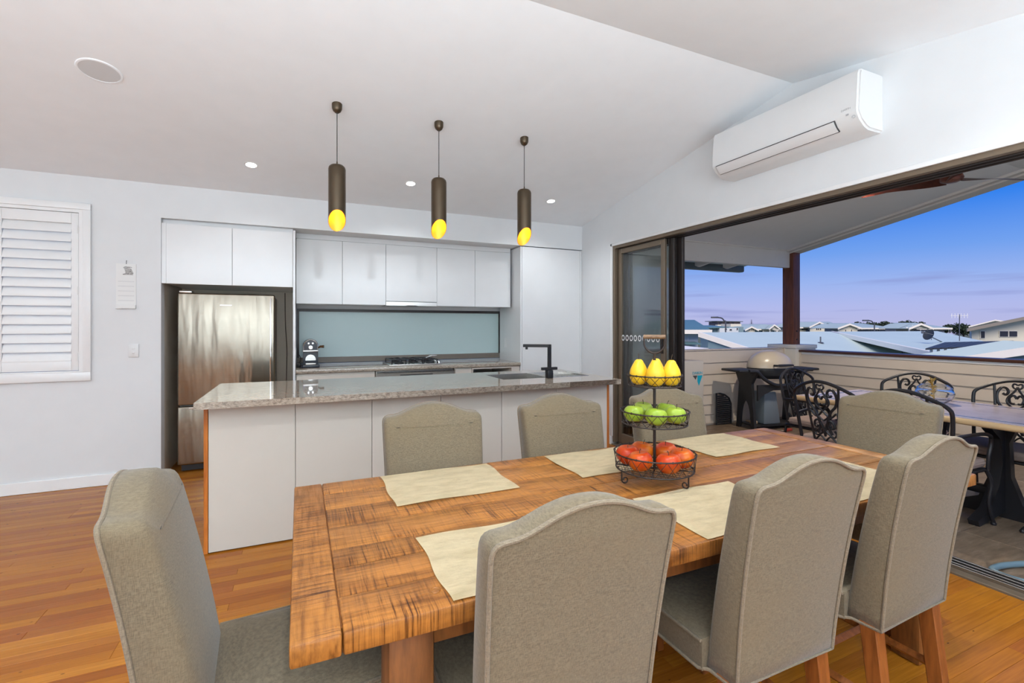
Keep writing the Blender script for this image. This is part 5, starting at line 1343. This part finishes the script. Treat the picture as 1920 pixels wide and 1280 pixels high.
g0_, g1_, g2_ = Vector((59.356, 23.777, 1.354)), Vector((61.722, 22.715, 2.003)), Vector((62.574, 22.332, 1.873)); slab('roof', [g0_, g1_, g2_, g2_+bk*.5-Vector((0, 0, 1.5)), g0_+bk*.5-Vector((0, 0, .5))], .12, M['white_barge'], hD)
dirD = (d1-d0); dirD.z = 0; dirD.normalize(); nD = Vector((dirD.y, -dirD.x, 0));
if nD.dot(d0) > 0: nD = -nD
def house_window(parent, P, Q, d, mat=None, frame=None, nrm=None, t=.05):
    """window between world corners P (bottom-left) and Q (top-right) on an upright wall"""
    P, Q = Vector(P), Vector(Q); h = Q.z-P.z; dr = Q-P; dr.z = 0; w = dr.length; dr.normalize(); n = Vector((dr.y, -dr.x, 0))
    if n.dot(P) > 0: n = -n
    def bb(name, a0, a1, z0, z1, dpt, m, par):
        b = MB(); pts = []
        for o in (0, dpt):
            for a, z in ((a0, z0), (a1, z0), (a1, z1), (a0, z1)): pts.append(tuple(P+dr*a+Vector((0, 0, z))+n*o))
        b.poly(pts, [(0, 1, 2, 3), (7, 6, 5, 4), (0, 4, 5, 1), (1, 5, 6, 2), (2, 6, 7, 3), (3, 7, 4, 0)]); return b.build(name, m, par)
    f = bb('window', -.04*h, w+.04*h, -.04*h, h*1.04, t, frame or M['white_barge'], parent)
    bb('pane', .03*h, w-.03*h, .03*h, h*.97, t*1.3, mat or M['win_dark'], f); return f
def onD(ro):
    r = Vector(ro); t = (d0-Vector((0, 0, 1.38))).dot(nD)/r.dot(nD); return Vector((0, 0, 1.38))+r*t+nD*.012
house_window(hD, onD((1.3125, 0.507, -0.0259)), onD((1.3207, 0.5033, -0.0107)), 0); house_window(hD, onD((1.349, 0.4906, -0.0226)), onD((1.3655, 0.4832, -0.0107)), 0); house_window(hD, onD((1.367, 0.4825, -0.0226)), onD((1.383, 0.4753, -0.0107)), 0)
# distant row: gable-fronted houses ---------------------------------------------------
def far_gable(parent, apex, le, re, vb, D, wallm, roofm, depth, truss=False, wins=(), ovh=.25):
    """gable front facing the street; apex, le, re are (L, z) in the street grid"""
    z0 = GZ
    if not truss:
        b = MB(); pts = [(le[0]+ovh*2, z0), (re[0]-ovh*2, z0), (re[0]-ovh*2, re[1]+.1), (apex[0], apex[1]-.12), (le[0]+ovh*2, le[1]+.1)]
        b.poly([street(p[0], D, p[1]) for p in pts]+[street(p[0], D+.2, p[1]) for p in pts], [(0, 1, 2, 3, 4), (9, 8, 7, 6, 5)]+[(i, (i+1) % 5, 5+(i+1) % 5, 5+i) for i in range(5)]); b.build('gable_wall', wallm, parent)
    else:
        b = MB(); pts = [(le[0]+ovh, z0), (re[0]-ovh, z0), (re[0]-ovh, re[1]), (le[0]+ovh, le[1])]
        b.poly([street(p[0], D+2.5, p[1]) for p in pts], [(0, 1, 2, 3)]); bmesh.ops.solidify(b.bm, geom=list(b.bm.faces), thickness=.2); b.build('porch_wall', wallm, parent)
        hh = apex[1]-le[1]
        for (p, q) in (((le[0], le[1]), (re[0], re[1])), ((apex[0], apex[1]), (apex[0], le[1])), ((apex[0], le[1]+.1*hh), ((apex[0]+le[0])/2, le[1]+.45*hh)), ((apex[0], le[1]+.1*hh), ((apex[0]+re[0])/2, le[1]+.45*hh))):
            bar('truss_bar', street(p[0], D, p[1]), street(q[0], D, q[1]), .14, M['white_barge'], parent, 4)
        for xx in (le[0]+ovh*2, re[0]-ovh*2): bar('porch_post', street(xx, D, z0), street(xx, D, le[1]), .14, M['white_barge'], parent, 4)
        b = MB(); pts = [(le[0], le[1]), (re[0], re[1]), (apex[0], apex[1])]; b.poly([street(p[0], D+1.2, p[1]) for p in pts], [(0, 1, 2)]); bmesh.ops.solidify(b.bm, geom=list(b.bm.faces), thickness=.2); b.build('gable_infill', M['brownwall'], parent)
    for side in (le, re):
        slab('roof', [street(apex[0], D-.5, apex[1]), street(side[0], D-.5, side[1]), street(side[0], D+depth, side[1]), street(apex[0], D+depth, apex[1])], .12, roofm, parent)
        fascia_bar(street(apex[0], D-.5, apex[1]), street(side[0], D-.5, side[1]), .30, .1, M['white_barge'], 'barge_board', parent)
    for (a0, a1, zb, zt) in wins: house_window(parent, street(a0, D-.02, zb), street(a1, D-.02, zt), 0, frame=M['white_barge'], t=.08)
def wing(parent, L0, L1, D, ze, zr, rl0, rl1, wallm, roofm, depth=9, wins=()):
    """hipped wing: eaves from L0 to L1 at ze, ridge from rl0 to rl1 at zr"""
    p = [street(L0, D, ze), street(L1, D, ze), street(L1, D+depth, ze), street(L0, D+depth, ze), street(rl0, D+depth/2, zr), street(rl1, D+depth/2, zr)]
    b = MB(); b.poly(p, [(0, 1, 5, 4), (1, 2, 5), (2, 3, 4, 5), (3, 0, 4), (0, 3, 2, 1)]); b.build('roof', roofm, parent)
    fascia_bar(p[0], p[1], .25, .12, M['white_barge'], 'gutter', parent)
    wallbox('wall', street(L0+.6, D+.8), street(L1-.6, D+.8), GZ, ze, depth-1.6, wallm, parent)
    for (a0, a1, zb, zt) in wins: house_window(parent, street(a0, D+.78, zb), street(a1, D+.78, zt), 0, t=.08)
c = thing('gabled_house', 'far pale-roofed house with a plain cream gable, first right of the timber post', 'house', street(71.22, 110))
far_gable(c, (71.22, 2.35), (68.86, 1.19), (73.64, 1.26), 0, 110, M['cream'], M['roof_grey'], 8, False, [(70.66, 70.97, 0.51, 1.01), (71.07, 71.38, 0.51, 1.01), (71.53, 71.84, 0.51, 1.01)])
wing(c, 65.51, 70.72, 112, 1.07, 2.09, 67.0, 70.72, M['cream'], M['roof_grey'], 9, [(68.97, 70.55, 0.43, 0.87), (70.74, 71.44, 0.43, 0.87)])
wing(c, 72.7, 80.4, 115, 1.25, 2.47, 71.71, 80.27, M['greywall'], M['roof_grey'], 9)
c = thing('gabled_house', 'far house with a wide cream gable and grey hip-roofed wing, behind the right street lamp', 'house', street(78.16, 94))
far_gable(c, (66.79, 1.85), (64.41, 0.98), (69.18, 0.98), 0, 94, M['cream'], M['roof_grey'], 8, False, [(66.16, 66.33, 0.21, 0.69), (67.32, 67.49, 0.21, 0.69)])
wing(c, 68.28, 78.07, 96, 0.98, 2.0, 67.01, 73.9, M['greywall'], M['roof_grey'], 9, [(71.14, 71.46, 0.57, 0.75), (73.14, 73.47, 0.54, 0.75), (73.68, 73.9, 0.54, 0.75), (74.82, 75.09, 0.3, 0.84), (76.44, 76.77, 0.3, 0.8)])
c = thing('gabled_house', 'far house with an open white truss gable and posts, before the dark trees', 'house', street(94.54, 80))
far_gable(c, (68.76, 1.83), (66.68, 1.02), (70.83, 1.04), 0, 80, M['greywall'], M['roof_grey'], 6, True)
house_window(c, street(69.92, 82.45, 0.5), street(71.03, 82.45, 0.78), 0, t=.08)
house_window(c, street(71.22, 82.45, 0.5), street(72.33, 82.45, 0.78), 0, t=.08)
wing(c, 70.56, 77.24, 83, 1.04, 1.98, 69.93, 74.08, M['greywall'], M['roof_grey'], 8, [(76.3, 76.95, 0.54, 0.77), (77.33, 77.7, 0.16, 0.87), (75.27, 75.64, 0.68, 0.8)])
c = thing('flat_roofed_building', 'brown flat-roofed upper storey building seen past the left street lamp', 'building', street(50.25, 130))
wallbox('wall', street(56.6, 130), street(62.76, 130), GZ, 2.55, 6, M['brownwall'], c); slab('roof', [street(55.87, 129, 2.8), street(63.05, 129, 2.67), street(63.05, 137, 2.67), street(55.87, 137, 2.8)], .18, M['gutter'], c)
house_window(c, street(56.89, 129.98, 2.04), street(57.77, 129.98, 2.41), 0, frame=M['greywall'], t=.08)
house_window(c, street(58.8, 129.98, 1.89), street(59.75, 129.98, 2.41), 0, frame=M['greywall'], t=.08)
house_window(c, street(60.41, 129.98, 1.97), street(61.0, 129.98, 2.41), 0, frame=M['greywall'], t=.08)
wallbox('balcony_band', street(55.87, 128.5), street(62.9, 128.5), 1.38, 1.75, 1.4, M['cream'], c)
c = thing('terrace_block', 'pale blue and white low block with small windows under the brown building', 'building', street(50.25, 90))
wallbox('wall', street(38.27, 90), street(44.06, 90), GZ, 1.23, 6, M['tealwall'], c); wallbox('bay', street(39.08, 89), street(42.63, 89), GZ, 1.02, 1, M['whitewall'], c); slab('roof', [street(36.54, 89, 1.13), street(40.81, 89, 1.23), street(40.81, 97, 1.53), street(36.54, 97, 1.53)], .2, M['roof_teal'], c)
house_window(c, street(40.0, 88.98, 0.72), street(40.4, 88.98, 0.92), 0, t=.08)
house_window(c, street(42.23, 88.98, 0.67), street(42.48, 88.98, 1.02), 0, t=.08)
house_window(c, street(40.91, 88.98, 0.57), street(41.32, 88.98, 0.82), 0, t=.08)
c = thing('gabled_house', 'small far cream gable with three dots of window, left of the timber post', 'house', street(55.46, 100))
far_gable(c, (50.42, 1.31), (49.01, 0.59), (51.88, 0.59), 0, 100, M['cream'], M['roof_grey'], 7, False, [(50.08, 50.25, 0.5, 0.64), (50.53, 50.7, 0.5, 0.64), (50.92, 51.09, 0.5, 0.64)])
wallbox('wall', street(49.95, 108), street(52.39, 108), GZ, 1.87, 5, M['cream'], c)
c = thing('gabled_house', 'far pale house with small white truss gable, nearest left of the timber post', 'house', street(60.79, 110)) 
far_gable(c, (60.79, 1.73), (59.49, 0.72), (62.16, 0.72), 0, 110, M['cream'], M['roof_grey'], 6, True)
wing(c, 55.96, 63.77, 113, 0.64, 1.86, 56.33, 63.03, M['tealwall'], M['roof_grey'], 9)
c = thing('neighbour_house', 'pale walled house with a dark teal hip roof, seen beside the sliding door frame', 'house', street(12.09, 32))
wing(c, 9.93, 13.5, 32, 1.1, 1.85, 11.37, 13.89, M['whitewall'], M['roof_teal'], 8)
slab('awning', [street(11.62, 31.6, 0.21), street(12.67, 31.6, 0.19), street(12.67, 32.7, 0.3), street(11.62, 32.7, 0.3)], .06, M['roof_teal'], c)
house_window(c, street(11.69, 32.78, -0.1), street(12.6, 32.78, 0.15), 0, mat=M['whitewall'], t=.06)
bar('downpipe', street(12.2, 32.75, GZ), street(12.2, 32.75, 1.09), .04, M['whitewall'], c)
c = thing('garden_roof', 'low white-edged lean-to roof just beyond the side parapet', 'roof', street(4.99, 13)); slab('roof', [street(3.89, 13, 0.71), street(5.4, 13, 0.77), street(5.4, 15, 0.76), street(3.89, 15, 0.69)], .05, M['white_barge'], c); wallbox('wall', street(3.96, 13.3), street(5.37, 13.3), GZ, 0.69, 1.5, M['greywall'], c)
# street lamps -----------------------------------------------------------------
for (base, top, hd_, lab) in (((49.298, 43.638, -0.583), (49.298, 43.638, 1.583), (48.125, 44.164, 2.476), 'curved street lamp by the brown flat-roofed building'), ((77.611, 41.89, -0.12), (77.611, 41.89, 1.38), (76.53, 42.375, 2.201), 'curved street lamp before the row of gabled houses')):
    c = thing('street_lamp', lab, 'street lamp', base[:2]+(GZ,)); b = MB()
    t_, h_ = Vector(top), Vector(hd_); b.tube(spline([(base[0], base[1], GZ), tuple(t_), tuple(lerp(t_, h_, .12)[:2])+(t_.z+(h_.z-t_.z)*.45,), tuple(lerp(t_, h_, .4)[:2])+(t_.z+(h_.z-t_.z)*.9,), tuple(h_)], 6), .085, 8); b.build('pole', M['galv'], c)
    b = MB(); b.box(-.55, .35, -.16, .16, -.10, .10, bevel=.06); bmesh.ops.rotate(b.bm, verts=b.bm.verts, cent=(0, 0, 0), matrix=Matrix.Rotation(YAW, 3, 'Z')); bmesh.ops.translate(b.bm, verts=b.bm.verts, vec=h_); b.build('lamp_head', M['galv'], c)
# trees ------------------------------------------------------------------
def leaf_blob(b, c, r, n, rn, size, squash=.8):
    for _ in range(n):
        d = Vector((rn.gauss(0, 1), rn.gauss(0, 1), rn.gauss(0, 1))).normalized()*r*rn.uniform(.35, 1)**.5; d.z *= squash
        p = Vector(c)+d; a = Vector((rn.gauss(0, 1), rn.gauss(0, 1), rn.gauss(0, 1))).normalized(); q = a.orthogonal().normalized()*size; w = a.cross(q).normalized()*size*.6
        vs = [b.bm.verts.new(p+k) for k in (q, w, -q, -w)]; b.bm.faces.new(vs)
def tree(label, L, D, ztop, r, seed, squash=.7):
    c = thing('bushy_tree', label, 'tree', street(L, D), group='dark trees behind the houses'); rn = random.Random(seed)
    b = MB(); base = street(L, D); cz = ztop-r*squash
    b.tube([base, (base[0]+.3, base[1], (GZ+cz)/2), (base[0], base[1], cz)], [.3, .22, .12], 7)
    crowns = []
    for k in range(9):
        a = k*2.4; rr = r*.55*rn.uniform(.5, 1); q = (base[0]+math.cos(a)*rr, base[1]+math.sin(a)*rr, cz+rn.uniform(-.35, .30)*r); crowns.append(q); b.tube([(base[0], base[1], cz-r*.6), q], [.1, .04], 5)
    b.build('trunk', M['trunk'], c)
    b = MB()
    for q in crowns: leaf_blob(b, q, r*.5, 150, rn, .30, .7)
    leaf_blob(b, (base[0], base[1], cz), r*.7, 220, rn, .30, squash)
    b.build('crown', M['leaf'], c, sharp=9)
tree('dark tree nearest the right street lamp', 118.43, 150, 3.41, 3.4, 3)
tree('second dark tree right of the street lamp, over the hip roof end', 121.48, 159, 3.07, 3.2, 4)
tree('dark tree between the hip roof and the truss gable house', 124.69, 168, 3.24, 3.6, 5)
tree('low dark tree behind the truss gable', 127.9, 150, 2.73, 3.0, 6)
tree('dark tree behind the ridge of the truss gable house', 137.04, 159, 3.24, 3.4, 7)
tree('tallest dark tree, with open crown behind the hipped roof', 140.59, 168, 3.83, 3.6, 8)
tree('dark tree between the hipped roof and the cream house', 143.13, 150, 2.9, 3.4, 9)
tree('lowest dark tree, against the cream house roof', 145.84, 159, 2.23, 2.6, 10)
tree('dark bushy tree left of the brown flat-roofed building', 63.61, 168, 2.06, 2.4, 11)
tp_ = (115.044, 93.046, 1.976)
c = thing('norfolk_pine', 'lone dark conical pine rising behind the pale roofs', 'tree', tp_[:2]+(GZ,)); b = MB(); b.tube([tp_[:2]+(GZ,), tp_[:2]+(3.2,)], [.25, .05], 6); b.build('trunk', M['trunk'], c)
b = MB(); rn = random.Random(9)
for k in range(13):
    z = .2+k*.24; r = 1.5*(1-k/13.5)
    for j in range(9):
        a = j*2*PI/9+k*.5; p0 = Vector(tp_[:2]+(z,)); d = Vector((math.cos(a), math.sin(a), .12)); w = Vector((-d.y, d.x, 0))*.22
        vs = [b.bm.verts.new(p0+d*.05), b.bm.verts.new(p0+d*r*.6+w), b.bm.verts.new(p0+d*r), b.bm.verts.new(p0+d*r*.6-w)]; b.bm.faces.new(vs)
b.build('crown', M['leaf'], c, sharp=9)
